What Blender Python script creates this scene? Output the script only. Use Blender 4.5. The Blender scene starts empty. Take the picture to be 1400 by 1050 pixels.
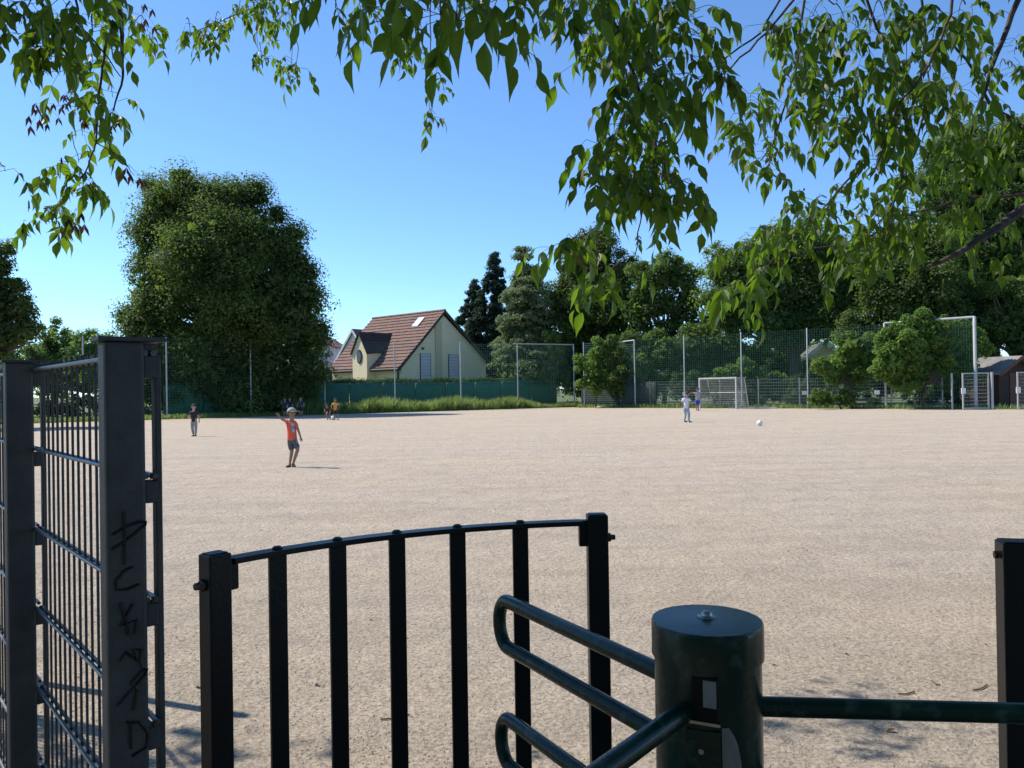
import bpy, bmesh, math, random
import numpy as np
from mathutils import Vector, Matrix
S = bpy.context.scene
COL = S.collection
R = math.radians
# ---------------------------------------------------------------- camera
F = 1060.0                      # focal length in pixels of a 1400 px wide picture
H = 1.5                         # eye height
pitch, roll = math.atan(7 / F), math.atan(0.016)
fw = Vector((0, math.cos(pitch), math.sin(pitch)))
r0, u0 = Vector((1, 0, 0)), Vector((0, -math.sin(pitch), math.cos(pitch)))
rt = r0 * math.cos(roll) - u0 * math.sin(roll)
up = u0 * math.cos(roll) + r0 * math.sin(roll)
cam = bpy.data.cameras.new('camera'); camo = bpy.data.objects.new('camera', cam); COL.objects.link(camo)
cam.sensor_width = 36; cam.lens = 36 * F / 1400; cam.clip_start = 0.05; cam.clip_end = 2000
camo.matrix_world = Matrix(((rt.x, up.x, -fw.x, 0), (rt.y, up.y, -fw.y, 0), (rt.z, up.z, -fw.z, H), (0, 0, 0, 1)))
S.camera = camo
# ---------------------------------------------------------------- sky, sun, exposure
SUN_EL = R(49)
SUN = Vector((-0.938 * math.cos(SUN_EL), 0.346 * math.cos(SUN_EL), math.sin(SUN_EL)))
W = bpy.data.worlds.new("World"); S.world = W; W.use_nodes = True
nt = W.node_tree; bg = nt.nodes['Background']
sky = nt.nodes.new('ShaderNodeTexSky'); sky.sky_type = 'NISHITA'; sky.sun_disc = False
sky.sun_elevation = SUN_EL; sky.sun_rotation = math.atan2(SUN.x, SUN.y)
sky.altitude = 500; sky.air_density = 0.95; sky.dust_density = 0.05; sky.ozone_density = 4.5
tint = nt.nodes.new('ShaderNodeMixRGB'); tint.blend_type = 'MULTIPLY'; tint.inputs[0].default_value = 1
tint.inputs[2].default_value = (.70, .85, .97, 1)     # the camera's bluer rendering of a clear sky
nt.links.new(sky.outputs[0], tint.inputs[1]); nt.links.new(tint.outputs[0], bg.inputs[0]); bg.inputs[1].default_value = 0.15
sl = bpy.data.lights.new('sun', 'SUN'); so = bpy.data.objects.new('sun', sl); COL.objects.link(so)
sl.energy = 4.5; sl.angle = R(0.53); sl.color = (1, 0.93, 0.82)
so.rotation_euler = SUN.to_track_quat('Z', 'Y').to_euler(); so.location = (-20, 10, 30)
S.view_settings.view_transform = 'Standard'; S.view_settings.look = 'None'
S.view_settings.gamma = 1; S.view_settings.use_curve_mapping = False
S.view_settings.exposure = 0.6
try: S.cycles.transparent_max_bounces = 16
except Exception: pass

def at(px, py, D):
    d = rt * ((px - 700) / F) + up * ((525 - py) / F) + fw
    return Vector((0, 0, H)) + d * (D / d.y)
def hor(px): return 532 - 0.016 * (px - 700)
def gat(px, D, z=0.0):           # the point at height z and distance D seen in column px
    p = at(px, hor(px) + (H - z) * F / D, D); return Vector((p.x, D, z))
rng = random.Random(7); nr = np.random.default_rng(11)

# ---------------------------------------------------------------- materials
def node(nt, t, **k):
    n = nt.nodes.new(t)
    for a, b in k.items(): setattr(n, a, b)
    return n
def mat(name, c1, c2=None, scale=8, rough=0.6, metal=0, bump=0, bscale=60, detail=6, coord='Object', spec=0.5, dirt=None, dscale=3, coat=0):
    m = bpy.data.materials.new(name); m.use_nodes = True
    t = m.node_tree; b = t.nodes['Principled BSDF']; L = t.links.new
    b.inputs['Roughness'].default_value = rough; b.inputs['Metallic'].default_value = metal
    b.inputs['Specular IOR Level'].default_value = spec; b.inputs['Coat Weight'].default_value = coat
    tc = node(t, 'ShaderNodeTexCoord')
    n = node(t, 'ShaderNodeTexNoise'); n.inputs['Scale'].default_value = scale; n.inputs['Detail'].default_value = detail
    L(tc.outputs[coord], n.inputs['Vector'])
    r = node(t, 'ShaderNodeValToRGB'); r.color_ramp.elements[0].position = .33; r.color_ramp.elements[1].position = .67
    r.color_ramp.elements[0].color = (*c1, 1); r.color_ramp.elements[1].color = (*(c2 or [x * .8 for x in c1]), 1)
    L(n.outputs['Fac'], r.inputs[0]); out = r.outputs[0]
    if dirt:
        n2 = node(t, 'ShaderNodeTexNoise'); n2.inputs['Scale'].default_value = dscale; n2.inputs['Detail'].default_value = 8
        L(tc.outputs[coord], n2.inputs['Vector'])
        r2 = node(t, 'ShaderNodeValToRGB'); r2.color_ramp.elements[0].position = .55; r2.color_ramp.elements[1].position = .72
        r2.color_ramp.elements[0].color = (0, 0, 0, 1)
        L(n2.outputs['Fac'], r2.inputs[0])
        mx = node(t, 'ShaderNodeMixRGB'); mx.inputs[2].default_value = (*dirt, 1)
        L(r2.outputs[0], mx.inputs[0]); L(out, mx.inputs[1]); out = mx.outputs[0]
    L(out, b.inputs['Base Color'])
    if bump:
        n3 = node(t, 'ShaderNodeTexNoise'); n3.inputs['Scale'].default_value = bscale; n3.inputs['Detail'].default_value = 6
        L(tc.outputs[coord], n3.inputs['Vector'])
        bp = node(t, 'ShaderNodeBump'); bp.inputs['Strength'].default_value = bump; bp.inputs['Distance'].default_value = .02
        L(n3.outputs['Fac'], bp.inputs['Height']); L(bp.outputs[0], b.inputs['Normal'])
    return m
def leafmat(name, dark, light, trans, tw=.45, rough=.65, scale=.6, spec=.15):
    m = bpy.data.materials.new(name); m.use_nodes = True
    t = m.node_tree; b = t.nodes['Principled BSDF']; L = t.links.new; out = t.nodes['Material Output']
    b.inputs['Roughness'].default_value = rough; b.inputs['Specular IOR Level'].default_value = spec
    tc = node(t, 'ShaderNodeTexCoord'); n = node(t, 'ShaderNodeTexNoise'); n.inputs['Scale'].default_value = scale
    n.inputs['Detail'].default_value = 3; L(tc.outputs['Object'], n.inputs['Vector'])
    a = node(t, 'ShaderNodeAttribute'); a.attribute_name = 'rnd'
    oi = node(t, 'ShaderNodeObjectInfo')
    ad = node(t, 'ShaderNodeMath', operation='ADD'); L(n.outputs['Fac'], ad.inputs[0])
    mu = node(t, 'ShaderNodeMath', operation='MULTIPLY_ADD'); mu.inputs[1].default_value = .55; mu.inputs[2].default_value = -.28
    L(a.outputs['Fac'], mu.inputs[0]); L(mu.outputs[0], ad.inputs[1])
    r = node(t, 'ShaderNodeValToRGB'); r.color_ramp.elements[0].position = .25; r.color_ramp.elements[1].position = .8
    r.color_ramp.elements[0].color = (*dark, 1); r.color_ramp.elements[1].color = (*light, 1)
    L(ad.outputs[0], r.inputs[0]); L(r.outputs[0], b.inputs['Base Color'])
    tr = node(t, 'ShaderNodeBsdfTranslucent')
    mxc = node(t, 'ShaderNodeMixRGB', blend_type='MULTIPLY'); mxc.inputs[0].default_value = .0
    tr.inputs[0].default_value = (*trans, 1)
    mx = node(t, 'ShaderNodeMixShader'); mx.inputs[0].default_value = tw
    L(b.outputs[0], mx.inputs[1]); L(tr.outputs[0], mx.inputs[2]); L(mx.outputs[0], out.inputs['Surface'])
    return m
M = {}
M['green_paint'] = mat('green_paint', (.004, .030, .020), (.003, .019, .013), 6, .26, 0, .05, 90, dirt=(.035, .065, .055), dscale=24, spec=.25)
M['dark_paint'] = mat('dark_paint', (.004, .008, .008), (.003, .006, .007), 6, .4, 0, .06, 90, spec=.3)
M['slotblack'] = mat('slot_interior', (.003, .004, .004), None, 6, .6, spec=.2)
M['chip'] = mat('primer_grey', (.20, .20, .19), (.15, .15, .145), 30, .7)
M['bolt'] = mat('rusty_bolt', (.10, .06, .045), (.05, .04, .035), 60, .5, .6)
M['steel'] = mat('bolt_steel', (.35, .35, .34), None, 30, .3, .9)
M['galv'] = mat('weathered_galvanised', (.080, .080, .078), (.050, .052, .052), 14, .6, 0, .15, 120, spec=.3, dirt=(.10, .098, .092), dscale=7)
M['galvrod'] = mat('galvanised_rod', (.16, .165, .17), (.10, .105, .11), 25, .42, .6)
M['ink'] = mat('black_marker_ink', (.004, .004, .005), None, 5, .4)
M['pole'] = mat('galvanised_pole', (.40, .42, .42), (.30, .32, .32), 5, .55, .2)
M['palepole'] = mat('pale_goal_frame', (.42, .43, .42), (.34, .34, .34), 5, .5)
M['net'] = mat('green_net_cord', (.05, .17, .14), (.08, .22, .18), 3, .7)
M['wire'] = mat('fence_wire', (.34, .36, .35), (.25, .27, .27), 3, .6)
M['screen'] = mat('green_screen_fabric', (.018, .120, .078), (.014, .092, .064), .8, .75, 0, .3, 6)
M['darkscreen'] = mat('dark_screen_fabric', (.018, .022, .024), (.012, .016, .018), 1.2, .8, 0, .3, 6)
M['bark'] = mat('bark', (.10, .075, .055), (.05, .04, .032), 12, .9, 0, .8, 30)
M['twig'] = mat('twig_bark', (.05, .035, .03), (.03, .022, .02), 30, .8, 0, .4, 90)
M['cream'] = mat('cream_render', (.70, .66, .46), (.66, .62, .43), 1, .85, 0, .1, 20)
M['creamshade'] = mat('shaded_cream_render', (.50, .46, .32), (.47, .43, .30), 1, .85, 0, .1, 20)
M['apricotlit'] = mat('sunlit_apricot_render', (.84, .70, .46), (.80, .66, .43), 1, .85, 0, .1, 20)  # front wall and bay tone, sunlight put into the colour
M['tile'] = mat('red_brown_roof_tile', (.21, .11, .085), (.14, .078, .062), 2.5, .8, 0, .3, 20, dirt=(.09, .07, .06), dscale=1.3)
M['darktile'] = mat('dark_roof_tile', (.055, .045, .042), (.035, .03, .03), 3, .7)
M['trimdark'] = mat('dark_brown_trim', (.035, .022, .018), None, 4, .6)
M['shutter'] = mat('pale_roller_shutter', (.50, .52, .56), (.45, .47, .5), 2, .6)
M['glass'] = mat('window_glass', (.03, .035, .045), None, 2, .08)
M['white'] = mat('white_render', (.74, .74, .74), (.66, .66, .67), 1, .7)
M['greyroof'] = mat('weathered_roofing', (.22, .21, .19), (.13, .125, .115), 1.6, .85)
M['wood'] = mat('brown_wood', (.14, .062, .035), (.09, .04, .025), 6, .75)
M['darkwood'] = mat('dark_brown_wood', (.05, .028, .02), (.03, .018, .014), 6, .8)
M['sign'] = mat('white_sign', (.75, .75, .73), None, 4, .5)
M['ballw'] = mat('ball_white', (.75, .75, .72), (.65, .65, .6), 4, .5)
M['ballb'] = mat('ball_black', (.03, .03, .03), None, 4, .5)
M['stone'] = mat('gravel_stone', (.42, .36, .29), (.24, .205, .17), 3, .9)
M['deadleaf'] = mat('dead_leaf', (.13, .07, .035), (.08, .045, .025), 20, .8)
M['seed'] = leafmat('maple_seeds', (.05, .03, .025), (.11, .06, .04), (.10, .05, .03), .2)
M['leaf_near'] = leafmat('near_leaf', (.009, .025, .008), (.038, .070, .018), (.30, .54, .02), .25, .5, 3, .22)
M['leaf_dark'] = leafmat('dark_tree_leaf', (.022, .044, .016), (.11, .155, .045), (.22, .34, .05), .33)
M['leaf_mid'] = leafmat('mid_tree_leaf', (.034, .064, .020), (.12, .17, .055), (.25, .40, .06), .38)
M['leaf_light'] = leafmat('light_shrub_leaf', (.05, .10, .025), (.16, .24, .06), (.26, .42, .07), .42)
M['needle'] = leafmat('conifer_needle', (.018, .035, .022), (.055, .085, .045), (.06, .10, .04), .2)
M['pine'] = leafmat('pine_needle', (.07, .105, .05), (.19, .23, .11), (.22, .30, .12), .35)
M['hedge'] = leafmat('hedge_leaf', (.020, .048, .018), (.05, .095, .03), (.08, .15, .03), .3)
M['grassblade'] = leafmat('grass_blade', (.10, .17, .04), (.28, .34, .14), (.36, .48, .14), .45, .6, .4)

# gravel and turf
def gravel():
    m = bpy.data.materials.new('gravel_surface'); m.use_nodes = True
    t = m.node_tree; b = t.nodes['Principled BSDF']; L = t.links.new
    b.inputs['Roughness'].default_value = .95; b.inputs['Specular IOR Level'].default_value = .15
    tc = node(t, 'ShaderNodeTexCoord')
    def noise(s, d=8, r=.6):
        n = node(t, 'ShaderNodeTexNoise'); n.inputs['Scale'].default_value = s; n.inputs['Detail'].default_value = d
        n.inputs['Roughness'].default_value = r; L(tc.outputs['Object'], n.inputs['Vector']); return n.outputs['Fac']
    def ramp(f, p0, c0, p1, c1):
        r = node(t, 'ShaderNodeValToRGB'); e = r.color_ramp.elements; e[0].position = p0; e[1].position = p1
        e[0].color = (*c0, 1); e[1].color = (*c1, 1); L(f, r.inputs[0]); return r.outputs[0]
    def mix(mode, f, a, c):
        x = node(t, 'ShaderNodeMixRGB', blend_type=mode); x.inputs[0].default_value = f; L(a, x.inputs[1]); L(c, x.inputs[2]); return x.outputs[0]
    big = ramp(noise(.35, 5), .35, (.52, .44, .345), .68, (.50, .44, .365))
    mid = ramp(noise(2.6, 7), .32, (.86, .86, .87), .60, (1.05, 1.04, 1.03))
    c = mix('MULTIPLY', .75, big, mid)
    fine = ramp(noise(45, 4, .7), .34, (.52, .50, .48), .60, (1.12, 1.10, 1.08))
    c = mix('MULTIPLY', .8, c, fine)
    v = node(t, 'ShaderNodeTexVoronoi'); v.inputs['Scale'].default_value = 75; L(tc.outputs['Object'], v.inputs['Vector'])
    sp = ramp(v.outputs['Color'], .12, (.5, .46, .42), .34, (1, 1, 1))
    c = mix('MULTIPLY', .55, c, sp)
    mp = node(t, 'ShaderNodeMapping'); mp.inputs['Scale'].default_value = (.22, 1.3, 1); mp.inputs['Rotation'].default_value = (0, 0, .12); L(tc.outputs['Object'], mp.inputs['Vector'])
    tn = node(t, 'ShaderNodeTexNoise'); tn.inputs['Scale'].default_value = 1.1; tn.inputs['Detail'].default_value = 9; tn.inputs['Distortion'].default_value = 1.2; L(mp.outputs[0], tn.inputs['Vector'])
    c = mix('MULTIPLY', .5, c, ramp(tn.outputs['Fac'], .36, (.84, .835, .83), .58, (1.04, 1.03, 1.02)))
    L(c, b.inputs['Base Color'])
    a1 = node(t, 'ShaderNodeBump'); a1.inputs['Strength'].default_value = .9; a1.inputs['Distance'].default_value = .06; L(noise(11, 8, .7), a1.inputs['Height'])
    a2 = node(t, 'ShaderNodeBump'); a2.inputs['Strength'].default_value = .8; a2.inputs['Distance'].default_value = .012; L(noise(60, 5, .75), a2.inputs['Height'])
    a0 = node(t, 'ShaderNodeBump'); a0.inputs['Strength'].default_value = .5; a0.inputs['Distance'].default_value = .12; L(noise(3.2, 6, .6), a0.inputs['Height'])
    L(a0.outputs[0], a1.inputs['Normal']); L(a1.outputs[0], a2.inputs['Normal']); L(a2.outputs[0], b.inputs['Normal'])
    return m
M['gravel'] = gravel()
M['turf'] = mat('turf', (.07, .10, .03), (.12, .13, .05), .7, .95, 0, .5, 12)

# ---------------------------------------------------------------- mesh helpers
class MB:
    def __init__(s): s.v = []; s.f = []
    def add(s, v, f):
        o = len(s.v); s.v += [tuple(x) for x in v]; s.f += [tuple(i + o for i in q) for q in f]; return s
    def box(s, c, d, ax=None):   # centre, full sizes, optional axes
        c = Vector(c); X, Y, Z = ax or (Vector((1, 0, 0)), Vector((0, 1, 0)), Vector((0, 0, 1)))
        v = [c + X * (d[0] / 2 * i) + Y * (d[1] / 2 * j) + Z * (d[2] / 2 * k) for i in (-1, 1) for j in (-1, 1) for k in (-1, 1)]
        return s.add(v, [(0, 1, 3, 2), (4, 6, 7, 5), (0, 4, 5, 1), (2, 3, 7, 6), (0, 2, 6, 4), (1, 5, 7, 3)])
    def tube(s, pts, r, n=6, cap=True):
        pts = [Vector(p) for p in pts]; rs = r if isinstance(r, (list, tuple)) else [r] * len(pts)
        v = []; f = []; ref = None
        for i, p in enumerate(pts):
            t = (pts[min(i + 1, len(pts) - 1)] - pts[max(i - 1, 0)]).normalized()
            if ref is None: ref = t.orthogonal().normalized()
            a = (ref - t * ref.dot(t)).normalized(); ref = a; b = t.cross(a)
            for k in range(n):
                w = 2 * math.pi * k / n; v.append(p + (a * math.cos(w) + b * math.sin(w)) * rs[i])
        for i in range(len(pts) - 1):
            for k in range(n): f.append((i * n + k, i * n + (k + 1) % n, (i + 1) * n + (k + 1) % n, (i + 1) * n + k))
        if cap: f.append(tuple(range(n))[::-1]); f.append(tuple((len(pts) - 1) * n + k for k in range(n)))
        return s.add(v, f)
    def lathe(s, prof, c=(0, 0, 0), n=24):
        v = []; f = []
        for (r, z) in prof:
            for k in range(n): w = 2 * math.pi * k / n; v.append((c[0] + r * math.cos(w), c[1] + r * math.sin(w), c[2] + z))
        m = len(prof)
        for i in range(m - 1):
            for k in range(n): f.append((i * n + k, i * n + (k + 1) % n, (i + 1) * n + (k + 1) % n, (i + 1) * n + k))
        f.append(tuple(range(n))[::-1]); f.append(tuple((m - 1) * n + k for k in range(n)))
        return s.add(v, f)
    def ell(s, c, r, n=10, m=7):
        v = [(c[0], c[1], c[2] - r[2])]; f = []
        for i in range(1, m):
            p = -math.pi / 2 + math.pi * i / m
            for k in range(n):
                w = 2 * math.pi * k / n; v.append((c[0] + r[0] * math.cos(p) * math.cos(w), c[1] + r[1] * math.cos(p) * math.sin(w), c[2] + r[2] * math.sin(p)))
        v.append((c[0], c[1], c[2] + r[2])); L = len(v) - 1
        for k in range(n): f.append((0, 1 + (k + 1) % n, 1 + k)); f.append((L, L - n + k, L - n + (k + 1) % n))
        for i in range(m - 2):
            for k in range(n):
                a = 1 + i * n; f.append((a + k, a + (k + 1) % n, a + n + (k + 1) % n, a + n + k))
        return s.add(v, f)
    def prism(s, poly, d):       # polygon of points extruded by vector d
        n = len(poly); d = Vector(d); v = [Vector(p) for p in poly] + [Vector(p) + d for p in poly]
        return s.add(v, [tuple(range(n))[::-1], tuple(range(n, 2 * n))] + [(i, (i + 1) % n, (i + 1) % n + n, i + n) for i in range(n)])
    def mesh(s, name, m, smooth=False):
        me = bpy.data.meshes.new(name); me.from_pydata(s.v, [], s.f); me.materials.append(m)
        bm = bmesh.new(); bm.from_mesh(me); bmesh.ops.recalc_face_normals(bm, faces=bm.faces); bm.to_mesh(me); bm.free()
        if smooth:
            me.polygons.foreach_set('use_smooth', [True] * len(me.polygons))
            try: me.set_sharp_from_angle(angle=R(40))
            except Exception: pass
        return me
    def build(s, name, m, parent=None, smooth=False, bevel=0, off=None):
        if off is not None: s.v = [tuple(Vector(v) - off) for v in s.v]
        o = obj(name, s.mesh(name, m, smooth), parent)
        if bevel:
            b = o.modifiers.new('bevel', 'BEVEL'); b.width = bevel; b.segments = 2; b.limit_method = 'ANGLE'
        return o
def obj(name, me, parent=None):
    o = bpy.data.objects.new(name, me); COL.objects.link(o)
    if parent: o.parent = parent
    return o
def thing(name, label, cat, loc=(0, 0, 0), rz=0, group=None):
    o = bpy.data.objects.new(name, None); COL.objects.link(o); o.empty_display_size = .2
    o.location = loc; o.rotation_euler = (0, 0, rz); return tag(o, label, cat, group)
def tag(o, label, cat, group=None):
    o['label'] = label; o['category'] = cat
    if group: o['group'] = group
    return o
def npmesh(name, V, nside, m, rnd=None):
    V = np.asarray(V, dtype=np.float32); n = len(V); nf = n // nside
    me = bpy.data.meshes.new(name); me.vertices.add(n); me.vertices.foreach_set('co', V.ravel())
    me.loops.add(n); me.loops.foreach_set('vertex_index', np.arange(n, dtype=np.int32))
    me.polygons.add(nf); me.polygons.foreach_set('loop_start', np.arange(0, n, nside, dtype=np.int32))
    me.update(calc_edges=True); me.materials.append(m)
    if rnd is not None:
        a = me.attributes.new('rnd', 'FLOAT', 'POINT'); a.data.foreach_set('value', np.repeat(rnd, nside).astype(np.float32))
    return me
ZUP = Vector((0, 0, 1))

# ================================================================ SETTING
def lineL(X): return 59.25 + .55 * X          # ball-stop fence on the left and middle
def lineR(X): return 63.5 - .83 * X           # ball-stop fence on the right
g = MB().add([(-900, -300, 0), (900, -300, 0), (900, 1500, 0), (-900, 1500, 0)], [(0, 1, 2, 3)]).build('ground', M['turf']); g['kind'] = 'structure'
pitch_poly = [(-60, -12), (60, -12), (60, 22), (31, lineR(31) + .5), (21, lineR(21) - .3), (8.6, lineR(8.6) - .6), (4.5, lineL(4.5) - .9), (-3, lineL(-3) - 1.0), (-10, lineL(-10) - .8), (-22, lineL(-22) - .9), (-34, lineL(-34) - .8), (-60, 26)]
# uneven edge
edge = []
for i in range(len(pitch_poly)):
    a, b = pitch_poly[i], pitch_poly[(i + 1) % len(pitch_poly)]
    n = max(1, int(math.dist(a, b) / .8))
    for k in range(n):
        j = .14 if k else 0
        edge.append((a[0] + (b[0] - a[0]) * k / n + rng.uniform(-j, j), a[1] + (b[1] - a[1]) * k / n + rng.uniform(-j, j), .004))
g = MB().add(edge, [tuple(range(len(edge)))]).build('gravel_pitch', M['gravel']); g['kind'] = 'structure'

# loose pebbles near the gate
def pebbles():
    n = 42000
    Y = 2.6 + 13 * nr.random(n) ** 1.7; X = (nr.random(n) * 2 - 1) * Y * .72
    s = .0022 + .0055 * nr.random(n) ** 3.5
    base = np.array([(1, 0, 0), (-.9, .2, 0), (0, 1, 0), (.1, -.9, 0), (0, 0, .8), (0, 0, -.5)], dtype=np.float32)
    tri = [(0, 2, 4), (2, 1, 4), (1, 3, 4), (3, 0, 4)]
    th = nr.random(n) * 6.28; c, q = np.cos(th), np.sin(th)
    P = np.zeros((n, 6, 3), dtype=np.float32)
    bx = base[:, 0][None] * (0.7 + .6 * nr.random((n, 1))); by = base[:, 1][None] * np.ones((n, 1))
    P[:, :, 0] = (bx * c[:, None] - by * q[:, None]) * s[:, None] + X[:, None]
    P[:, :, 1] = (bx * q[:, None] + by * c[:, None]) * s[:, None] + Y[:, None]
    P[:, :, 2] = base[:, 2][None] * s[:, None] + .005
    V = P[:, np.array(tri), :].reshape(-1, 3)
    o = obj('loose_gravel', npmesh('loose_gravel', V, 3, M['stone'])); o['kind'] = 'stuff'
    tag(o, 'loose pale gravel scattered over the near pitch', 'gravel')
pebbles()

# ================================================================ LEFT FOREGROUND FENCE
P1 = at(212, 760, 1.28); P1.z = 0         # where the rod panel passes the posts
P2 = at(58, 760, 1.98); P2.z = 0
dF = (P2 - P1).normalized(); wF = Vector((dF.y, -dF.x, 0))          # wF points right-away
if wF.x < 0: wF = -wF
fence = thing('mesh_fence', 'weathered dark galvanised rod mesh fence with scribbled post beside the turnstile', 'fence', P1)
rodz = [1.568 - .2 * k for k in range(8)]
def fpost(base, tagit, width=.060):
    ax = (wF, dF, ZUP); o = base - P1 - wF * (width + .024)      # the box stands on the camera side of the panel
    p = MB().box(o + wF * (width / 2 + .006) + ZUP * .793, (width, .045, 1.586), ax).build('post', M['galv'], fence, bevel=.006)
    MB().box(o + wF * (width / 2 + .018) + ZUP * 1.5895, (width + .042, .056, .007), ax).build('cap', M['galv'], p, bevel=.002)
    MB().box(o + wF * (width + .029) + ZUP * .78, (.010, .022, 1.57), ax).build('clamp_bar', M['galv'], p, bevel=.002)
    MB().box(o + wF * (width + .0155) + ZUP * 1.578, (.019, .03, .012), ax).build('spacer', M['galv'], p, bevel=.002)
    for k in range(8):
        z = rodz[k] - .022
        MB().box(o + wF * (width + .0155) + ZUP * (z - (.004 if k else .0)), (.019, .03, .036), ax).build('spacer', M['galv'], p, bevel=.002)
        if k: MB().lathe([(.005, 0), (.005, .006), (.003, .009)], o + wF * (width + .016) - dF * .02 + ZUP * (z + .018), 8).build('bolt', M['bolt'], p)
    if tagit:
        # marker scribbles, in face coordinates (0..1 across, height)
        fo = o + wF * .006 - dF * .0237
        def st(pts, r=.0023):
            q = [fo + wF * (width * a) + ZUP * z for a, z in pts]
            MB().tube(q, r, 6).build('graffiti_stroke', M['ink'], p)
        Z = lambda y: 1.5 - (y - 541) * 1.26 / F
        st([(.42, Z(695)), (.44, Z(730)), (.42, Z(766))]); st([(.12, Z(744)), (.45, Z(735)), (.8, Z(722)), (.95, Z(717)), (.97, Z(713)), (.8, Z(711)), (.45, Z(716)), (.15, Z(724))])
        st([(.62, Z(771)), (.42, Z(774)), (.2, Z(786)), (.24, Z(798)), (.5, Z(799)), (.78, Z(795))])
        st([(.3, Z(816)), (.42, Z(838)), (.5, Z(860))]); st([(.62, Z(820)), (.3, Z(846)), (.7, Z(843)), (.66, Z(862))])
        st([(.3, Z(893)), (.42, Z(882)), (.7, Z(897)), (.62, Z(880)), (.82, Z(884)), (.78, Z(898)), (.84, Z(907))])
        st([(.2, Z(950)), (.6, Z(932)), (.9, Z(918)), (.95, Z(912)), (.85, Z(910)), (.55, Z(924)), (.7, Z(935)), (.6, Z(962))])
        st([(.5, Z(975)), (.52, Z(1012))]); st([(.42, Z(975)), (.75, Z(980)), (.95, Z(998)), (.9, Z(1016)), (.55, Z(1022))])
        st([(.55, Z(1040)), (.58, Z(1056))]); st([(.4, Z(1066)), (.8, Z(1085)), (.5, Z(1105)), (.85, Z(1125))])
    return p
fpost(P1, True); fpost(P2, False)
L12 = (P2 - P1).length
P3 = P2 + dF * 2.5
vr = MB().tube([(0, 0, .05), (0, 0, 1.585)], .0028, 6).mesh('vertical_rod', M['galv'], True)
def frods(a, L, n0=1):
    for k in range(n0, int(L / .05)):
        o = obj('vertical_rod', vr, fence); o.location = (a - P1) + dF * (k * .05)
    for z in rodz:
        rr = .0052 if z > 1.5 else .0042
        for s in (-1, 1):
            MB().tube([(a - P1) + dF * .002 + wF * (s * .0065) + ZUP * z, (a - P1) + dF * (L - .004) + wF * (s * .0065) + ZUP * z], rr, 8).build('horizontal_rod', M['galvrod'], fence, True)
frods(P1 - wF * .010 - dF * .02, L12 + .01); frods(P2 - wF * .010 + dF * .03, 2.45)
fpost(P3, False)

# ================================================================ TURNSTILE
C = Vector((.344, 1.40, 0))
ts = thing('turnstile', 'dark green turnstile column with flat round lid and U shaped tube arms', 'turnstile', C)
c = MB().lathe([(.094, 0), (.094, 1.03)], n=48)
colo = c.build('column', M['green_paint'], ts, True)
lid = MB().lathe([(.0985, 1.018), (.0985, 1.075), (.0965, 1.0795), (.060, 1.082), (.0, 1.084)][:4] + [(.02, 1.0835)], n=64).build('lid', M['green_paint'], colo, True)
MB().lathe([(.0165, 1.0836), (.0165, 1.0856), (.010, 1.0870), (.0095, 1.091), (.006, 1.0945), (.002, 1.0955)], n=20).build('bolt', M['steel'], colo, True)
# recess with pale inner plate and front cover plate
fa = math.atan2(-1.35, -.62)
fx = Vector((math.cos(fa), math.sin(fa), 0)); fy = Vector((-fx.y, fx.x, 0))
axp = (fy, fx, ZUP)
MB().box(fx * .0915 + fy * .012 + ZUP * .972, (.044, .008, .074), axp).build('slot', M['slotblack'], colo, bevel=.002)
MB().box(fx * .0952 + fy * .021 + ZUP * .982, (.022, .002, .045), axp).build('inner_plate', M['chip'], colo)
MB().box(fx * .0955 + fy * .012 + ZUP * .932, (.052, .003, .005), axp).build('slot_edge', M['steel'], colo)
MB().box(fx * .0905 + fy * .008 + ZUP * .46, (.058, .012, .92), axp).build('cover_plate', M['green_paint'], colo, bevel=.002)
MB().tube([fx * .0965 + fy * .006 + ZUP * .885, fx * .0990 + fy * .006 + ZUP * .885], .0048, 12).build('screw', M['steel'], colo)
# bare primer patch where the paint has come off
pa = []
for k in range(15):
    z = .925 - k * .0155; w = [.012, .022, .028, .031, .034, .035, .035, .034, .034, .036, .035, .032, .029, .024, .020][k]
    pa.append((z, w))
v = []; f = []
a0 = fa + .42
for i, (z, w) in enumerate(pa):
    for j in range(5):
        an = a0 + (w / .094) * j / 4; v.append((.0949 * math.cos(an), .0949 * math.sin(an), z))
for i in range(len(pa) - 1):
    for j in range(4): f.append((i * 5 + j, i * 5 + j + 1, (i + 1) * 5 + j + 1, (i + 1) * 5 + j))
MB().add(v, f).build('paint_chip', M['chip'], colo)
for an, z, w in ((fa + 1.0, 1.0745, .012), ):
    MB().box(Vector((.0978 * math.cos(an), .0978 * math.sin(an), z)), (.014, .004, .004), (Vector((-math.sin(an), math.cos(an), 0)), Vector((math.cos(an), math.sin(an), 0)), ZUP)).build('edge_chip', M['chip'], colo)
def uarm(az, L, z1, z2, r=.0175):
    d = Vector((math.cos(az), math.sin(az), 0)); pts = [d * .06 + ZUP * z1]
    rc = (z1 - z2) / 2; zc = (z1 + z2) / 2
    for k in range(13):
        w = math.pi / 2 - math.pi * k / 12
        pts.append(d * (L - rc * .75 + rc * .75 * math.cos(w)) + ZUP * (zc + rc * math.sin(w)))
    pts.append(d * .06 + ZUP * z2)
    return MB().tube(pts, r, 20).build('arm_loop', M['green_paint'], ts, True)
for az in (120, 231, -6.0):
    dz = .03 if az < 0 else 0
    uarm(R(az), .775, .945 - dz * .65, .823 - dz); uarm(R(az), .775, .636, .514); uarm(R(az), .775, .33, .21)
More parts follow.
